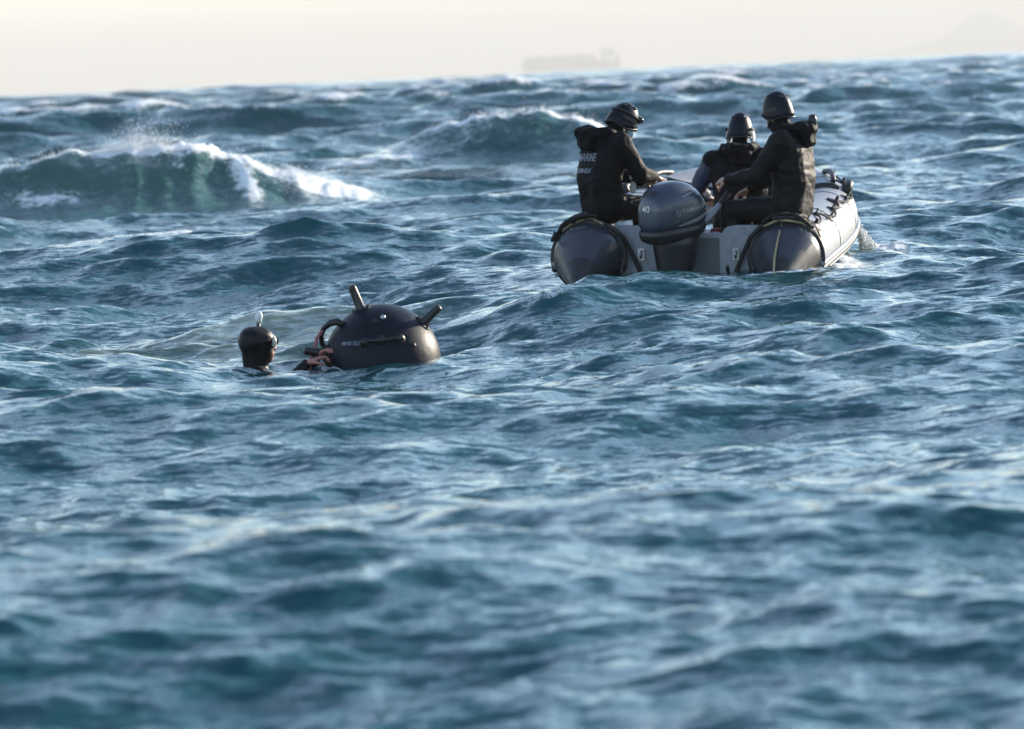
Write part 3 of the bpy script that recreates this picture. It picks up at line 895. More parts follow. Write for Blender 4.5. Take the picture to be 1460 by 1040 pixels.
# ------------------------------------------------------------------ people
from mathutils import noise as mnoise
def grow_body(name, prims, mats, parent, voxel=0.009, smooth=5, folds=0.006, seed=0, fold_mats=(0,)):
    """prims: (A, B, ra, rb, material). The parts are fused into one continuous skin."""
    bm = bmesh.new()
    for A, B, ra, rb, mi in prims:
        A, B = Vector(A), Vector(B)
        d = B - A
        if d.length < 1e-5:
            add_ellipsoid(bm, (ra, ra, ra), A); continue
        n = d.normalized(); P, Rr = [], []
        for i in range(5):
            a = math.pi / 2 * (1 - i / 4); P.append(A - n * ra * math.sin(a)); Rr.append(max(0.002, ra * math.cos(a)))
        for i in range(1, 6):
            a = math.pi / 2 * i / 5; P.append(B + n * rb * math.sin(a)); Rr.append(max(0.002, rb * math.cos(a)))
        add_sweep(bm, P, Rr, 14)
    bmesh.ops.recalc_face_normals(bm, faces=list(bm.faces))
    me = bpy.data.meshes.new("tmp"); bm.to_mesh(me); bm.free()
    t = bpy.data.objects.new("tmp", me); COL.objects.link(t)
    r = t.modifiers.new("r", 'REMESH'); r.mode = 'VOXEL'; r.voxel_size = voxel; r.use_smooth_shade = True
    s = t.modifiers.new("s", 'SMOOTH'); s.factor = 0.5; s.iterations = smooth
    dg = bpy.context.evaluated_depsgraph_get(); dg.update()
    res = bpy.data.meshes.new_from_object(t.evaluated_get(dg))
    bpy.data.objects.remove(t); bpy.data.meshes.remove(me)
    n = len(res.vertices)
    co = np.zeros(n * 3); res.vertices.foreach_get("co", co); co = co.reshape(-1, 3)
    nor = np.zeros(n * 3); res.vertex_normals.foreach_get("vector", nor); nor = nor.reshape(-1, 3)
    best = np.full(n, 1e9); mi_v = np.zeros(n, int)
    for A, B, ra, rb, mi in prims:
        A = np.array(A, float); B = np.array(B, float); d = B - A; L2 = max(1e-9, d @ d)
        u = np.clip(((co - A) @ d) / L2, 0, 1)
        dist = np.linalg.norm(co - (A + u[:, None] * d), axis=1) - (ra + (rb - ra) * u)
        m = dist < best; best[m] = dist[m]; mi_v[m] = mi
    # cloth folds
    amp = np.where(np.isin(mi_v, fold_mats), folds, 0.0)
    for i in range(n):
        if amp[i]:
            p = Vector(co[i])
            w = mnoise.noise(Vector((p.x * 9 + seed, p.y * 9, p.z * 22 + 3 * mnoise.noise(p * 4 + Vector((seed, 0, 0))))))
            w2 = mnoise.noise(Vector((p.x * 26, p.y * 26 + seed, p.z * 40)))
            co[i] += nor[i] * amp[i] * (w * 1.3 - abs(w2) * 0.7)
    res.vertices.foreach_set("co", co.ravel())
    res.materials.clear()
    for m in mats: res.materials.append(m)
    pi = np.array([mi_v[p.vertices[0]] for p in res.polygons], np.int32)
    res.polygons.foreach_set("material_index", pi)
    smooth_all(res); res.update(); res.name = name
    o = bpy.data.objects.new(name, res); link(o, parent)
    return o

def frame(origin, fwd, up):
    """matrix with +y = fwd, +z ~ up"""
    f = Vector(fwd).normalized(); u = Vector(up); r = f.cross(u).normalized(); u = r.cross(f)
    return Matrix(((r.x, f.x, u.x, origin[0]), (r.y, f.y, u.y, origin[1]), (r.z, f.z, u.z, origin[2]), (0, 0, 0, 1)))

def hand_prims(wrist, dirv, palm_n, mi, curl=0.9, side=1, s=1.0):
    """palm with four unequal fingers and a thumb, bent towards palm_n"""
    w = Vector(wrist); d = Vector(dirv).normalized(); pn = Vector(palm_n); pn = (pn - d * pn.dot(d)).normalized()
    ac = d.cross(pn).normalized() * side
    P = []
    for k, off in enumerate((-0.027, -0.009, 0.009, 0.027)):
        P.append((w, w + d * 0.085 * s + ac * off * s, 0.019 * s, 0.013 * s, mi))
    lens = (0.070, 0.082, 0.078, 0.060)
    for k, off in enumerate((0.029, 0.010, -0.010, -0.029)):
        p = w + d * 0.088 * s + ac * off * s; a = 0.25 * curl; L = lens[k] * s
        for seg_, fr, ra, rb in ((0, 0.46, 0.0100, 0.0092), (1, 0.31, 0.0092, 0.0084), (2, 0.26, 0.0084, 0.0072)):
            dd = (d * math.cos(a) + pn * math.sin(a)).normalized(); q_ = p + dd * L * fr
            P.append((p, q_, ra * s, rb * s, mi)); p = q_; a += 0.85 * curl
    t0 = w + d * 0.025 * s + ac * 0.026 * s
    t1 = t0 + (d * 0.6 + ac * 0.75 + pn * 0.4).normalized() * 0.042 * s
    t2 = t1 + (d * 0.85 + ac * 0.2 + pn * 0.6).normalized() * 0.034 * s
    t3 = t2 + (d * 0.8 - ac * 0.1 + pn * 0.7).normalized() * 0.026 * s
    P += [(t0, t1, 0.014 * s, 0.0115 * s, mi), (t1, t2, 0.0115 * s, 0.010 * s, mi), (t2, t3, 0.010 * s, 0.008 * s, mi)]
    return P

def head_prims(HM, mi):
    """skull, brow, cheeks, nose, lips, chin and ears, in the head frame (y forwards, z up, origin between the ears)"""
    q = lambda x, y, z: HM @ Vector((x, y, z))
    P = [(q(0, -0.014, 0.034), q(0, 0.012, 0.038), 0.078, 0.072, mi), (q(0, 0.035, 0.0), q(0, 0.04, -0.055), 0.062, 0.050, mi),
         (q(-0.03, 0.045, -0.01), q(-0.02, 0.06, -0.06), 0.034, 0.026, mi), (q(0.03, 0.045, -0.01), q(0.02, 0.06, -0.06), 0.034, 0.026, mi),
         (q(0, 0.098, 0.02), q(0, 0.118, -0.018), 0.010, 0.0155, mi), (q(-0.02, 0.083, 0.032), q(0.02, 0.083, 0.032), 0.016, 0.016, mi),
         (q(-0.018, 0.092, -0.052), q(0.018, 0.092, -0.052), 0.011, 0.011, mi), (q(0, 0.075, -0.088), q(0, 0.088, -0.088), 0.022, 0.018, mi)]
    for s_ in (-1, 1): P.append((q(s_ * 0.076, -0.01, 0.018), q(s_ * 0.078, -0.012, -0.025), 0.014, 0.010, mi))
    return P

def add_eyes(HM, parent):
    for s_ in (-1, 1):
        bm = bmesh.new(); add_ellipsoid(bm, (0.013, 0.008, 0.008), (s_ * 0.032, 0.089, 0.012), None, 12, 8)
        t = bmesh.new(); add_ellipsoid(t, (0.006, 0.004, 0.006), (s_ * 0.032, 0.0955, 0.012), None, 10, 6)
        merge(bm, t, Matrix(), 1)
        for v in bm.verts: v.co = HM @ v.co
        obj("eye", bm, [M_WHITE, M_HELMETTRIM], parent)

def helmet(HM, parent, brim=0.006):
    """open water helmet: shell with a rim, brow, side rails, vents and chin strap"""
    bm = bmesh.new(); n = 36; rows = []
    for i in range(11):
        u = i / 10
        th = math.pi / 2 * u
        ring = []
        for j in range(n):
            a = 2 * math.pi * j / n
            fy = math.sin(a)
            # lower edge dips over the ears and the nape
            low = -0.012 - 0.045 * max(0, -math.cos(a * 2)) * 0 - 0.05 * (abs(math.cos(a)) ** 3) - 0.05 * max(0, -fy) ** 2
            z = low + (0.139 - low) * math.sin(th)
            rr = math.cos(th) ** 0.86 if i < 10 else 0.0
            flare = 1 + 0.02 * (1 - u) ** 8
            x = 0.100 * rr * math.cos(a) * flare; y = (0.119 * rr * fy) * flare
            if i == 0 and fy > 0.2: y += brim * (fy - 0.2)
            ring.append(bm.verts.new((x, y - 0.002, z)))
        rows.append(ring)
    for i in range(10):
        for j in range(n):
            f = bm.faces.new((rows[i][j], rows[i][(j + 1) % n], rows[i + 1][(j + 1) % n], rows[i + 1][j])); f.smooth = True
    bmesh.ops.remove_doubles(bm, verts=list(bm.verts), dist=1e-5)
    bmesh.ops.recalc_face_normals(bm, faces=list(bm.faces))
    bmesh.ops.solidify(bm, geom=list(bm.faces), thickness=0.006)
    edge = [Vector(v.co) for v in rows[0] if v.is_valid]
    for v in bm.verts: v.co = HM @ v.co
    h = obj("helmet", bm, M_HELMET, parent)
    bm = bmesh.new()
    loop = []
    for j in range(n + 1):
        a = 2 * math.pi * j / n; fy = math.sin(a)
        low = -0.012 - 0.05 * (abs(math.cos(a)) ** 3) - 0.05 * max(0, -fy) ** 2
        loop.append(HM @ Vector((0.1015 * math.cos(a), 0.1205 * fy + (brim * (fy - 0.2) if fy > 0.2 else 0), low)))
    add_sweep(bm, loop, 0.006, 6); obj("rim", bm, M_HELMETTRIM, h)
    for s_ in (-1, 1):
        bm = bmesh.new(); t = bmesh.new()
        add_box(t, (0.012, 0.10, 0.022), (s_ * 0.100, -0.005, 0.008), bevel=0.004)
        for v in t.verts: v.co = HM @ v.co
        merge(bm, t); obj("side_rail", bm, M_HELMETTRIM, h)
        bm = bmesh.new()
        add_sweep(bm, [HM @ Vector(p) for p in ((s_ * 0.104, 0.01, -0.055), (s_ * 0.088, 0.03, -0.09), (s_ * 0.05, 0.07, -0.118), (0, 0.085, -0.122))], 0.008, 6, flat=(1.0, 0.35))
        obj("chin_strap", bm, M_HELMETTRIM, h)
    for k, (ax, ay) in enumerate(((-0.045, -0.06), (0.045, -0.06), (0.0, 0.06), (-0.05, 0.03), (0.05, 0.03))):
        bm = bmesh.new()
        r2 = max(0.0, 1 - (ax / 0.100) ** 2 - (ay / 0.119) ** 2)
        zz = -0.01 + 0.155 * r2 ** 0.53 - 0.003
        add_ellipsoid(bm, (0.010, 0.020, 0.006), (ax, ay, zz), (ay * -6, ax * 6, 0), 10, 6)
        for v in bm.verts: v.co = HM @ v.co
        obj("vent", bm, M_HELMETTRIM, h)
    return h

def hood_roll(pts, radii, parent, mat, name="hood"):
    """folded-down hood: collar round the neck with a slack bag hanging behind"""
    P = []
    pts = [Vector(p) for p in pts]
    for i in range(len(pts) - 1):
        P.append((pts[i], pts[i + 1], radii[i] * 0.72, radii[i + 1] * 0.72, 0))
    mid = pts[len(pts) // 2]; r = radii[len(pts) // 2]
    for sx in (-1, 0, 1):
        P.append((mid + Vector((sx * 0.05, 0.02, 0.01)), mid + Vector((sx * 0.045, -0.005, -0.075)), r * 0.72, r * 0.52, 0))
    P.append((mid + Vector((-0.035, -0.03, 0.015)), mid + Vector((0.045, -0.03, 0.02)), r * 0.5, r * 0.42, 0))
    for s_ in (0, -1):
        P.append((pts[s_], pts[s_] + Vector((0, 0.02, 0.035)), radii[s_] * 0.7, radii[s_] * 0.55, 0))
    return grow_body(name, P, [mat], parent, voxel=0.011, smooth=3, folds=0.016, seed=len(parent.name) * 3 + int(mid.z * 100))

def lerp(a, b, u): return tuple(Vector(a).lerp(Vector(b), u))

def seated(name, label, loc, yaw, J, mats, seed, bulk=1.0, roll=0.0):
    """J: joints in the figure's frame (y forwards, x to its right, z=0 the seat)"""
    root = thing(name, label, "person", loc, (0, 0, yaw))
    root.scale = (1.05, 1.05, 1.05)
    b = bulk
    P = []
    pel, wai, che, nek = [Vector(J[k]) for k in ("pelvis", "waist", "chest", "neck")]
    def pair(A, B, w0, w1, r0, r1, mi):
        xa = J.get("across", Vector((1, 0, 0)))
        for s_ in (-1, -0.4, 0.4, 1): P.append((A + xa * w0 * s_, B + xa * w1 * s_, r0, r1, mi))
    pair(pel + Vector((0, 0, -0.01)), wai, 0.085 * b, 0.075 * b, 0.115 * b, 0.118 * b, 0)
    pair(wai, che, 0.075 * b, 0.095 * b, 0.118 * b, 0.118 * b, 0)
    sh = {s: Vector(J["shoulder_" + s]) for s in "lr"}
    for s in "lr":
        P.append((che, sh[s], 0.115 * b, 0.082 * b, 0)); P.append((nek - Vector((0, 0, 0.04)), sh[s], 0.075 * b, 0.078 * b, 0))
        P.append((wai, sh[s].lerp(wai, 0.35), 0.11 * b, 0.10 * b, 0))
    P.append((che, nek, 0.11 * b, 0.072 * b, 0))
    hd = Vector(J["head"])
    HM = frame(hd, J["look"], J.get("headup", (0, 0, 1)))
    P.append((nek, hd + (HM.to_3x3() @ Vector((0, -0.01, -0.05))), 0.066, 0.055, 4))
    P += head_prims(HM, 3)
    for s in "lr":
        el, wr = Vector(J["elbow_" + s]), Vector(J["wrist_" + s])
        am = J.get("arm_mat_" + s, 0)
        P.append((sh[s], el, 0.076 * b, 0.060 * b, am)); P.append((el, wr, 0.060 * b, 0.044 * b, am))
        P.append((wr, wr + (wr - el).normalized() * 0.015, 0.040 * b, 0.036 * b, am))
        P += hand_prims(wr + (wr - el).normalized() * 0.02, J.get("handdir_" + s, wr - el), J.get("palm_" + s, (0, 0, -1)), J.get("hand_mat", 3), J.get("curl", 0.9), 1 if s == "l" else -1)
        hp, kn, an = pel + Vector((0.09 if s == "r" else -0.09, 0.02, -0.01)), Vector(J["knee_" + s]), Vector(J["ankle_" + s])
        P.append((hp, kn, 0.098 * b, 0.072 * b, 1)); P.append((kn, an, 0.072 * b, 0.056 * b, 1))
        toe = an + Vector(J.get("toe", (0, 0.16, -0.05)))
        P.append((an + Vector((0, -0.02, -0.04)), toe, 0.050, 0.042, 2))
    body = grow_body("body", P, mats, root, seed=seed, folds=0.007, fold_mats=(0, 1, 5))
    add_eyes(HM, root)
    helmet(HM, root)
    return root, body, HM

# --- left person on the port tube, bent over, facing right
seat = boat_pt(-0.66, 0.22, TR)
J1 = dict(pelvis=(0, 0, 0.10), waist=(0, -0.03, 0.28), chest=(0, 0.01, 0.45), neck=(0, 0.08, 0.60), head=(0, 0.185, 0.705), look=(0.1, 0.85, -0.50), headup=(0, 0.5, 1),
          shoulder_l=(-0.19, 0.05, 0.545), shoulder_r=(0.19, 0.05, 0.545), elbow_l=(-0.25, 0.20, 0.33), elbow_r=(0.235, 0.175, 0.325), wrist_l=(-0.10, 0.36, 0.27), wrist_r=(0.13, 0.345, 0.295),
          knee_l=(-0.16, 0.40, 0.06), knee_r=(0.14, 0.42, 0.06), ankle_l=(-0.16, 0.42, -0.33), ankle_r=(0.13, 0.44, -0.33), palm_l=(0.4, 0, -1), palm_r=(-0.4, 0, -1))
p1, b1, H1 = seated("person", "person with printed jacket back and pale face mask, bent over beside the motor", seat, R(-62), J1,
                    [M_JACKET, M_TROUSERS, M_BOOT, M_SKIN, M_JACKET, M_JACKET], 3, 1.08)
hood_roll([(-0.11, 0.10, 0.61), (-0.115, 0.0, 0.625), (-0.07, -0.09, 0.625), (0, -0.12, 0.62), (0.07, -0.09, 0.625), (0.115, 0.0, 0.625), (0.11, 0.10, 0.61)], [0.04, 0.055, 0.075, 0.085, 0.075, 0.055, 0.04], p1, M_JACKET)
bm = bmesh.new()
for (rx, ry, rz, x, y, z) in ((0.058, 0.045, 0.048, 0, 0.075, -0.055),): add_ellipsoid(bm, (rx, ry, rz), (x, y, z), None, 18, 12)
for v in bm.verts: v.co = H1 @ v.co
fm_ = obj("face_mask", bm, M_MASK, p1)
for s_ in (-1, 1):
    bm = bmesh.new(); add_sweep(bm, [H1 @ Vector(p) for p in ((s_ * 0.055, 0.075, -0.045), (s_ * 0.075, 0.03, -0.02), (s_ * 0.088, -0.015, 0.01))], 0.003, 6); obj("ear_loop", bm, M_MASK, fm_)
bm = bmesh.new(); add_ellipsoid(bm, (0.072, 0.035, 0.032), (0, 0.105, 0.06), None, 20, 12)
for v in bm.verts: v.co = H1 @ v.co
gg = obj("goggles", bm, M_VISOR, p1)
bm = bmesh.new(); add_sweep(bm, [H1 @ Vector((0.094 * math.sin(R(a)), -0.002 + 0.111 * math.cos(R(a)), 0.046)) for a in range(-175, 176, 10)], 0.009, 6, flat=(0.4, 1.2)); obj("goggle_strap", bm, M_HELMETTRIM, gg)
lettering("back_print", "MARINE", 0.078, (-0.14, -0.5, 0.43), (1, 0, 0), (0, 0, 1), b1, M_TEXT, b1, lift=0.004, stretch=0.92, depth=0.7)
lettering("back_print", "DEMINEUR", 0.048, (-0.135, -0.5, 0.345), (1, 0, 0), (0, 0, 1), b1, M_TEXT, b1, lift=0.004, stretch=0.92, depth=0.7)
# pale gear clipped at the waist
bm = bmesh.new(); add_box(bm, (0.05, 0.035, 0.085), (0.135, 0.17, 0.225), (0.2, 0.3, 0.3), bevel=0.012); add_box(bm, (0.028, 0.03, 0.04), (0.14, 0.155, 0.30), (0.2, 0.1, 0.3), bevel=0.01)
obj("belt_pouch", bm, M_LIGHTGREY, p1)

# --- right person on the starboard tube, facing left, hand on the tiller
seat3 = boat_pt(0.765, 0.26, TR - 0.015)
J3 = dict(pelvis=(0, 0, 0.10), waist=(0, -0.03, 0.29), chest=(0, -0.02, 0.47), neck=(0, 0.03, 0.64), head=(0, 0.075, 0.79), look=(0.25, 1, -0.10), headup=(0, 0.08, 1),
          shoulder_l=(-0.195, 0.0, 0.57), shoulder_r=(0.195, 0.0, 0.57), elbow_l=(-0.235, 0.175, 0.335), elbow_r=(0.25, 0.13, 0.34), wrist_l=(-0.10, 0.42, 0.31), wrist_r=(0.12, 0.33, 0.24),
          knee_l=(-0.15, 0.41, 0.09), knee_r=(0.15, 0.42, 0.08), ankle_l=(-0.16, 0.44, -0.33), ankle_r=(0.15, 0.45, -0.33), palm_l=(0.6, 0, -0.8), palm_r=(-0.4, 0, -1), curl=1.0)
p3, b3, H3 = seated("person", "tallest person in dark jacket sitting on the sunlit tube, one hand on the tiller", seat3, R(68), J3,
                    [M_JACKETGREY, M_TROUSERS, M_BOOT, M_SKIN, M_JACKET, M_JACKETGREY], 11, 1.12)
hood_roll([(-0.10, 0.08, 0.66), (-0.12, 0.0, 0.665), (-0.08, -0.10, 0.66), (0, -0.145, 0.64), (0.08, -0.10, 0.66), (0.12, 0.0, 0.665), (0.10, 0.08, 0.66)], [0.04, 0.05, 0.07, 0.085, 0.07, 0.05, 0.04], p3, M_JACKET)
bm = bmesh.new(); add_sweep(bm, [(0.03, -0.165, 0.66), (0.03, -0.175, 0.72), (0.03, -0.17, 0.75)], [0.034, 0.032, 0.022], 12)
rl = obj("rescue_light", bm, M_HELMETTRIM, p3)

# --- middle person further forward, seen from behind
seat2 = boat_pt(0.19, 1.60, 0.045)
J2 = dict(pelvis=(0, 0, 0.10), waist=(0, 0.0, 0.27), chest=(0, 0.03, 0.44), neck=(0, 0.08, 0.60), head=(0.01, 0.12, 0.745), look=(0.25, 1, -0.15), headup=(0.05, 0.12, 1),
          shoulder_l=(-0.20, 0.05, 0.53), shoulder_r=(0.20, 0.05, 0.53), elbow_l=(-0.33, 0.10, 0.32), elbow_r=(0.28, 0.13, 0.32), wrist_l=(-0.28, 0.33, 0.26), wrist_r=(0.20, 0.34, 0.24),
          knee_l=(-0.17, 0.42, 0.06), knee_r=(0.15, 0.42, 0.06), ankle_l=(-0.18, 0.46, -0.24), ankle_r=(0.15, 0.46, -0.24), arm_mat_l=5)  # left sleeve gets the painted skylight tint
p2, b2, H2 = seated("person", "person with one sleeve painted skylight blue, seen from behind, sitting low between the other two", seat2, R(-6), J2,
                    [M_JACKET, M_TROUSERS, M_BOOT, M_SKIN, M_JACKET, M_JACKETSKY], 23, 1.08)
hood_roll([(-0.10, 0.10, 0.61), (-0.12, 0.03, 0.62), (-0.08, -0.06, 0.615), (0, -0.085, 0.60), (0.08, -0.06, 0.615), (0.12, 0.03, 0.62), (0.10, 0.10, 0.61)], [0.04, 0.05, 0.065, 0.075, 0.065, 0.05, 0.04], p2, M_JACKET)
for s_ in (-1, 1):
    bm = bmesh.new(); add_ellipsoid(bm, (0.018, 0.045, 0.05), (s_ * 0.094, 0.01, -0.045), None, 12, 8)
    for v in bm.verts: v.co = H2 @ v.co
    obj("ear_flap", bm, M_LIGHTGREY, p2)

# ------------------------------------------------------------------ naval mine
MINE = Vector((-0.82, 27.0, -0.15)); MR = 0.372
mine = thing("naval_mine", "round dark blue black sea mine with horns floating half under water", "sea mine", MINE, (R(4), R(-6), 0))
bm = bmesh.new()
add_lathe(bm, [(MR * math.sin(math.pi * i / 40), -MR * math.cos(math.pi * i / 40)) for i in range(41)], 64)
shell = obj("shell", bm, M_MINE, mine)
def horn(direction, length, r, name="horn"):
    d = Vector(direction).normalized()
    q_ = Matrix.Translation(d * (MR - 0.01)) @ d.to_track_quat('Z', 'Y').to_matrix().to_4x4()
    bm = bmesh.new()
    add_lathe(bm, [(r * 1.25, 0.0), (r * 1.25, 0.02), (r * 1.0, 0.03), (r * 0.86, length * 0.9), (r * 0.78, length * 0.97), (r * 0.5, length), (0, length)], 20, q_)
    h = obj(name, bm, M_HORN, mine)
    bm = bmesh.new()
    add_lathe(bm, [(r * 2.1, -0.014), (r * 2.1, 0.008), (r * 1.9, 0.014), (r * 1.2, 0.014)], 24, q_)
    for k in range(6):
        a = 2 * math.pi * k / 6
        add_lathe(bm, [(0.008, 0.012), (0.008, 0.022), (0, 0.022)], 6, q_ @ Matrix.Translation((r * 1.65 * math.cos(a), r * 1.65 * math.sin(a), 0)))
    obj("horn_flange", bm, M_MINE, h)
horn((-0.22, -0.10, 0.97), 0.175, 0.030)
horn((0.83, -0.18, 0.62), 0.165, 0.028)
horn((-0.90, -0.28, 0.32), 0.16, 0.030)
horn((0.30, 0.85, 0.50), 0.15, 0.028)
# belt of fittings round the shell
def mp(az, el, off=0.0):
    a, e = R(az), R(el)
    return Vector((math.sin(a) * math.cos(e), -math.cos(a) * math.cos(e), math.sin(e))) * (MR + off)
bm = bmesh.new(); add_sweep(bm, [mp(a, 29 - 0.06 * a, 0.012) for a in range(-14, 26, 3)], 0.013, 8); obj("handling_rail", bm, M_HORN, mine)
for az, el in ((-14, 29), (4, 29), (25, 27)):
    bm = bmesh.new(); d = mp(az, el).normalized(); q_ = Matrix.Translation(d * MR) @ d.to_track_quat('Z', 'Y').to_matrix().to_4x4()
    add_lathe(bm, [(0.034, -0.01), (0.034, 0.01), (0.022, 0.018), (0.022, 0.035), (0, 0.035)], 16, q_)
    obj("lug", bm, M_HORN, mine)
for az, el in ((0, 52), (15, 56), (38, 18)):
    bm = bmesh.new(); d = mp(az, el).normalized(); q_ = Matrix.Translation(d * MR) @ d.to_track_quat('Z', 'Y').to_matrix().to_4x4()
    add_lathe(bm, [(0.016, -0.01), (0.016, 0.008), (0.009, 0.012), (0, 0.013)], 12, q_)
    obj("bolt", bm, M_STEEL if el == 56 else M_HORN, mine)
lettering("stencil_lettering", "MINE 0221", 0.034, mp(-44, 28) * 1.0, (0.78, -0.62, 0.0), (0.18, 0.22, 0.95), shell, M_TEXT, shell, lift=0.003, depth=0.2)
# lifting loop at the upper left
bm = bmesh.new()
a0, a1 = mp(-78, 38), mp(-62, 50)
o_ = Vector((-0.10, -0.02, 0.07))
add_sweep(bm, [mp(-88, 22, -0.01), mp(-88, 26, 0.03), mp(-86, 33, 0.055), mp(-82, 40, 0.062), mp(-74, 46, 0.055), mp(-66, 50, 0.035), mp(-62, 51, -0.01)], [0.016, 0.016, 0.017, 0.018, 0.022, 0.024, 0.024], 12)
obj("lifting_loop", bm, M_HORN, mine)

# red sling tied to the loop
sl = bmesh.new()
m0 = MINE + Euler((R(4), R(-6), 0)).to_matrix() @ mp(-85, 35, 0.058)
add_sweep(sl, [m0 + Vector((0.01, -0.01, 0.02)), m0 + Vector((-0.03, -0.03, -0.03)), m0 + Vector((-0.05, -0.05, -0.10)), m0 + Vector((-0.075, -0.07, -0.17)), m0 + Vector((-0.09, -0.07, -0.25)), m0 + Vector((-0.05, -0.05, -0.40))], 0.021, 10, flat=(1.0, 0.45))
sling = tag(obj("lifting_sling", sl, M_REDWEB), "faded red webbing sling hanging from the sea mine", "sling")

# ------------------------------------------------------------------ diver
dv = thing("person", "swimmer in black hood with snorkel, head above water beside the sea mine", "person", (-1.60, 27.0, -0.02), (0, 0, R(-68)))
HD = frame((0, 0, 0), (0, 1, 0.05), (0, 0, 1))
q = lambda x, y, z: HD @ Vector((x, y, z))
PD = [(q(0, -0.030, 0.040), q(0, 0.015, 0.045), 0.102, 0.090, 0), (q(0, 0.025, 0.0), q(0, 0.03, -0.065), 0.072, 0.056, 0), (q(0, -0.045, -0.03), q(0, -0.05, -0.13), 0.072, 0.066, 0), (q(0, -0.05, -0.13), q(0, -0.06, -0.2), 0.06, 0.10, 0), (q(-0.09, -0.06, -0.19), q(0.09, -0.06, -0.19), 0.06, 0.06, 0),
      (q(0, 0.03, -0.04), q(0, -0.02, -0.16), 0.050, 0.060, 0), (q(0, -0.04, -0.22), q(0, -0.03, -0.55), 0.12, 0.15, 0), (q(-0.05, -0.04, -0.19), q(-0.20, -0.02, -0.28), 0.075, 0.085, 0), (q(0.05, -0.04, -0.19), q(0.20, -0.02, -0.28), 0.075, 0.085, 0),
      (q(0, 0.086, 0.0), q(0, 0.105, -0.02), 0.012, 0.016, 1), (q(-0.018, 0.075, -0.05), q(0.018, 0.075, -0.05), 0.02, 0.02, 1), (q(0, 0.062, -0.08), q(0, 0.072, -0.085), 0.024, 0.02, 1)]
# arms under the surface reaching towards the mine, hands out of the water on the sling
R68 = Matrix.Rotation(R(-68), 3, 'Z')
def dl(wx, wy, wz): return R68.transposed() @ (Vector((wx, wy, wz)) - Vector((-1.60, 27.0, -0.02)))
e_r, w_r = dl(-1.42, 26.72, -0.26), dl(-1.295, 26.74, -0.125)
e_l, w_l = dl(-1.36, 27.12, -0.30), dl(-1.235, 26.90, -0.10)
PD += [(q(0.20, -0.02, -0.28), e_r, 0.062, 0.050, 0), (e_r, w_r, 0.050, 0.036, 0), (q(-0.20, -0.02, -0.28), e_l, 0.062, 0.050, 0), (e_l, w_l, 0.050, 0.036, 0)]
PD += hand_prims(w_r, dl(-1.16, 26.77, -0.07) - w_r, (0.2, 0.3, -1), 1, 0.9, -1, 1.05)
PD += hand_prims(w_l, dl(-1.13, 26.82, -0.02) - w_l, (0.3, 0.2, -1), 1, 0.8, 1, 1.05)
bd = grow_body("body", PD, [M_NEOPRENE, M_COLDSKIN], dv, voxel=0.008, folds=0.003, seed=5)
# mask
bm = bmesh.new()
add_ellipsoid(bm, (0.074, 0.030, 0.046), (0, 0.088, 0.028), None, 22, 12)
for v in bm.verts: v.co = HD @ v.co
dm = obj("dive_mask", bm, M_MASKFRAME, dv)
for s_ in (-1, 1):
    bm = bmesh.new(); add_ellipsoid(bm, (0.028, 0.006, 0.026), (s_ * 0.034, 0.114, 0.03), None, 16, 8)
    for v in bm.verts: v.co = HD @ v.co
    obj("lens", bm, M_VISOR, dm)
bm = bmesh.new(); add_sweep(bm, [HD @ Vector((0.0925 * math.sin(R(a)), -0.006 + 0.105 * math.cos(R(a)), 0.035 + 0.02 * math.cos(R(a)))) for a in range(-172, 173, 8)], 0.008, 6, flat=(0.3, 1.0)); obj("mask_strap", bm, M_NEOPRENE, dm)
# snorkel
sn = [(-0.045, 0.105, -0.055), (-0.095, 0.085, -0.055), (-0.112, 0.055, -0.01), (-0.112, 0.045, 0.06), (-0.108, 0.045, 0.10), (-0.100, 0.048, 0.155)]
bm = bmesh.new(); add_sweep(bm, [HD @ Vector(p) for p in sn], [0.014, 0.013, 0.0125, 0.0125, 0.0125, 0.0125], 12)
snk = obj("snorkel", bm, M_HORN, dv)
bm = bmesh.new(); add_sweep(bm, [HD @ Vector(p) for p in ((-0.101, 0.048, 0.145), (-0.098, 0.05, 0.165), (-0.093, 0.054, 0.195), (-0.088, 0.058, 0.218))], [0.015, 0.022, 0.024, 0.012], 12)
obj("snorkel_cap", bm, M_WHITE, snk)

# ------------------------------------------------------------------ far ship
ship = thing("cargo_ship", "hazy container ship far off on the horizon", "ship", (160, 9500, 0), (0, 0, 0))
ship.scale = (1.14, 1.14, 1.14)
bm = bmesh.new()
prof = [(-97, 17), (-100, 20), (-98, 20), (96, 16), (97, 12), (95, -8), (-88, -8), (-92, 2)]
add_prism(bm, prof, -15, 15)
obj("hull", bm, M_HULL, ship)
random.seed(9)
xk = -88
for k in range(12):
    w_ = 11.5; x = -84 + k * 12.6
    if 118 > 0 and x > 48: break
    hgt = (4, 4, 5, 4, 4, 5, 4, 5, 5, 5, 4)[k % 11]
    for t_ in range(hgt):
        bm = bmesh.new(); add_box(bm, (12.1, 27, 2.55), (x, 0, 19.3 - 2 * (x + 98) / 194 + t_ * 2.6 - (0.0)), bevel=0.1)
        obj("container", bm, BOXMATS[(k * 3 + t_ * 2) % 4], ship)
bm = bmesh.new(); add_box(bm, (15, 28, 23), (66, 0, 28), bevel=0.3)
for k in range(5): add_box(bm, (15.6, 28.4, 0.5), (66, 0, 20 + k * 4), bevel=0.05)
br = obj("bridge_tower", bm, M_SHIPWHITE, ship)
bm = bmesh.new(); add_box(bm, (11, 31, 3.2), (65, 0, 41), bevel=0.2); obj("bridge", bm, M_SHIPWHITE, br)
bm = bmesh.new(); add_sweep(bm, [(63, 0, 42), (63, 0, 50)], [0.8, 0.3], 8); obj("mast", bm, M_SHIPWHITE, br)
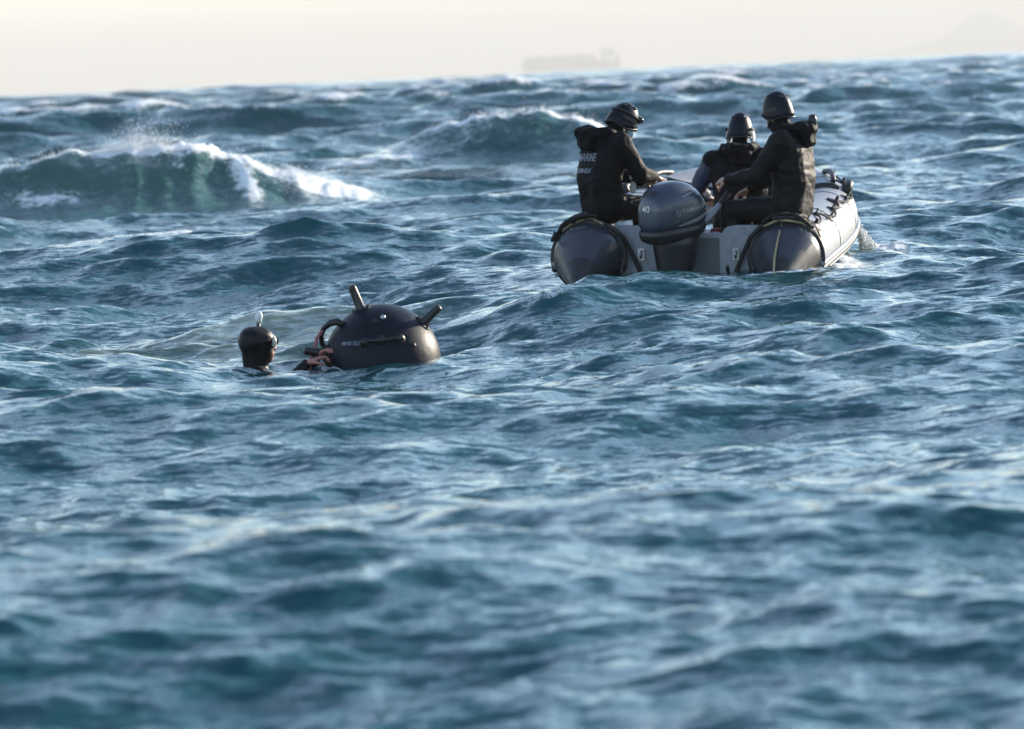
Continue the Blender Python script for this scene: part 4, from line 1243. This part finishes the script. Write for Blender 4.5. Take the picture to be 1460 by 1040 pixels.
bm = bmesh.new(); add_box(bm, (8, 10, 16), (79, 0, 31), bevel=0.8); obj("funnel", bm, M_HULL, ship)
for k in range(2):
    bm = bmesh.new(); add_box(bm, (8, 26, 5), (90, 0, 19 + k * 5.2), bevel=0.1); obj("container", bm, BOXMATS[k], ship)

# ------------------------------------------------------------------ faint hills
bm = bmesh.new(); HX, HY = 1985.0, 17000.0
nx, ny = 60, 12
g = [[None] * (ny + 1) for _ in range(nx + 1)]
for i in range(nx + 1):
    for j in range(ny + 1):
        x = HX - 700 + 1900 * i / nx; y = HY - 500 + 1000 * j / ny
        v_ = (math.exp(-((x - HX + 60) / 110) ** 2) * 112 + math.exp(-((x - HX - 150) / 260) ** 2) * 75 + math.exp(-((x - HX + 250) / 200) ** 2) * 40 + math.exp(-((x - HX - 700) / 320) ** 2) * 60)
        fall = math.cos(math.pi * (y - HY) / 1000) ** 0.8 if abs(y - HY) < 499 else 0
        z = v_ * fall * (1 + 0.12 * mnoise.noise(Vector((x / 90, y / 120, 0)))) - 2
        g[i][j] = bm.verts.new((x, y, z))
for i in range(nx):
    for j in range(ny):
        f = bm.faces.new((g[i][j], g[i + 1][j], g[i + 1][j + 1], g[i][j + 1])); f.smooth = True
tag(obj("hills", bm, M_HILL), kind="structure")

# ------------------------------------------------------------------ spray
def spray(name, label, pts, rmin, rmax, seed):
    g = np.random.default_rng(seed)
    n = len(pts)
    base = np.array([(1, 0, 0), (-1, 0, 0), (0, 1, 0), (0, -1, 0), (0, 0, 1), (0, 0, -1)], float)
    tri = np.array([(0, 2, 4), (2, 1, 4), (1, 3, 4), (3, 0, 4), (2, 0, 5), (1, 2, 5), (3, 1, 5), (0, 3, 5)])
    r = rmin + (rmax - rmin) * g.random(n) ** 3
    st = 1 + 0.8 * g.random((n, 1, 3))
    co = (np.array(pts)[:, None, :] + base[None] * r[:, None, None] * st).reshape(-1, 3)
    fc = (tri[None] + (np.arange(n) * 6)[:, None, None]).reshape(-1, 3)
    me = bpy.data.meshes.new(name); me.from_pydata(co.tolist(), [], fc.tolist()); smooth_all(me)
    me.materials.append(M_SPRAY)
    o = bpy.data.objects.new(name, me); link(o); tag(o, label, None, kind="stuff")
    return o
M_SPRAY, nt_, N_, L_, P_ = new_mat("spray_drops")
P_.inputs["Base Color"].default_value = (0.85, 0.88, 0.9, 1); P_.inputs["Roughness"].default_value = 0.3
tr_ = N_.new("ShaderNodeBsdfTranslucent"); tr_.inputs["Color"].default_value = (0.85, 0.88, 0.9, 1)
mx_ = N_.new("ShaderNodeMixShader"); mx_.inputs[0].default_value = 0.5
L_.new(P_.outputs[0], mx_.inputs[1]); L_.new(tr_.outputs[0], mx_.inputs[2]); L_.new(mx_.outputs[0], N_["Material Output"].inputs["Surface"])

def surf(x, y):
    X = np.asarray(x, float); Y = np.asarray(y, float)
    r = sea_eval(X, Y, np.full(X.shape, 0.12)); return r[0], r[1], r[2]

g = np.random.default_rng(77)
b0 = BREAKERS[0]['shape']
def along(t): return b0[0] + t * math.cos(b0[2]), b0[1] + t * math.sin(b0[2])
pts = []
# plume torn off the peak, drifting right and back
n = 15000
t = np.where(g.random(n) < 0.5, g.normal(-0.35, 0.28, n), g.uniform(-2.4, 2.0, n))
cx, cy = along(t); sx, sy, sz = surf(cx, cy)
peak = np.exp(-((t + 0.35) / 0.4) ** 2)
hgt = g.exponential(0.025 + 0.09 * peak)
pts.append(np.stack([sx + hgt * g.normal(0.25, 0.35, n), sy + g.normal(0, 0.15, n) + hgt * 0.5, sz + hgt - 0.02], -1))
# clumps thrown off the tumbling right end
n = 4000
t = g.normal(1.55, 0.45, n); s = np.abs(g.normal(0, 0.35, n)) - 0.1
cx, cy = along(t); cx = cx + s * math.sin(b0[2]); cy = cy - s * math.cos(b0[2]); sx, sy, sz = surf(cx, cy)
pts.append(np.stack([sx + g.normal(0, 0.05, n), sy, sz + g.exponential(0.03, n)], -1))
spray("wave_spray", "white spray torn off the breaking wave crest", np.concatenate(pts), 0.0012, 0.0055, 1)
# fine mist blown downwind behind the breaker
n = 22000
u = g.random(n) ** 1.4
x = -2.3 + u * 3.6 + g.normal(0, 0.2, n); y = 57.5 + u * 5.0 + g.normal(0, 0.5, n)
sx, sy, sz = surf(x, y)
spray("drifting_mist", "fine mist blown downwind from the breaking wave", np.stack([x, y, np.maximum(sz, 0.35 - 0.3 * u) + np.abs(g.normal(0, 0.10 + 0.06 * (1 - u), n))], -1), 0.0006, 0.0018, 2)
# second crest
b1_ = BREAKERS[1]['shape']
n = 1800
t = g.normal(0.1, 0.9, n); cx = b1_[0] + t * math.cos(b1_[2]); cy = b1_[1] + t * math.sin(b1_[2]); sx, sy, sz = surf(cx, cy)
spray("crest_spray", "white spray on the wave crest behind the boat", np.stack([sx + g.normal(0.03, 0.05, n), sy + g.normal(0, 0.08, n), sz + g.exponential(0.03, n)], -1), 0.0015, 0.008, 3)
# bow splash to the right of the boat
n = 2500
d = np.abs(g.normal(0, 1, n)); a = g.normal(0, 0.12, n)
x = 2.83 + d * 0.075; y = 34.2 + g.normal(0, 0.12, n)
sx, sy, sz = surf(x, y)
spray("bow_splash", "white splash thrown up by the bow of the boat", np.stack([x, y, sz + np.maximum(0, (0.20 - d * 0.11)) * g.random(n) ** 0.6], -1), 0.0015, 0.008, 4)

haze_box()
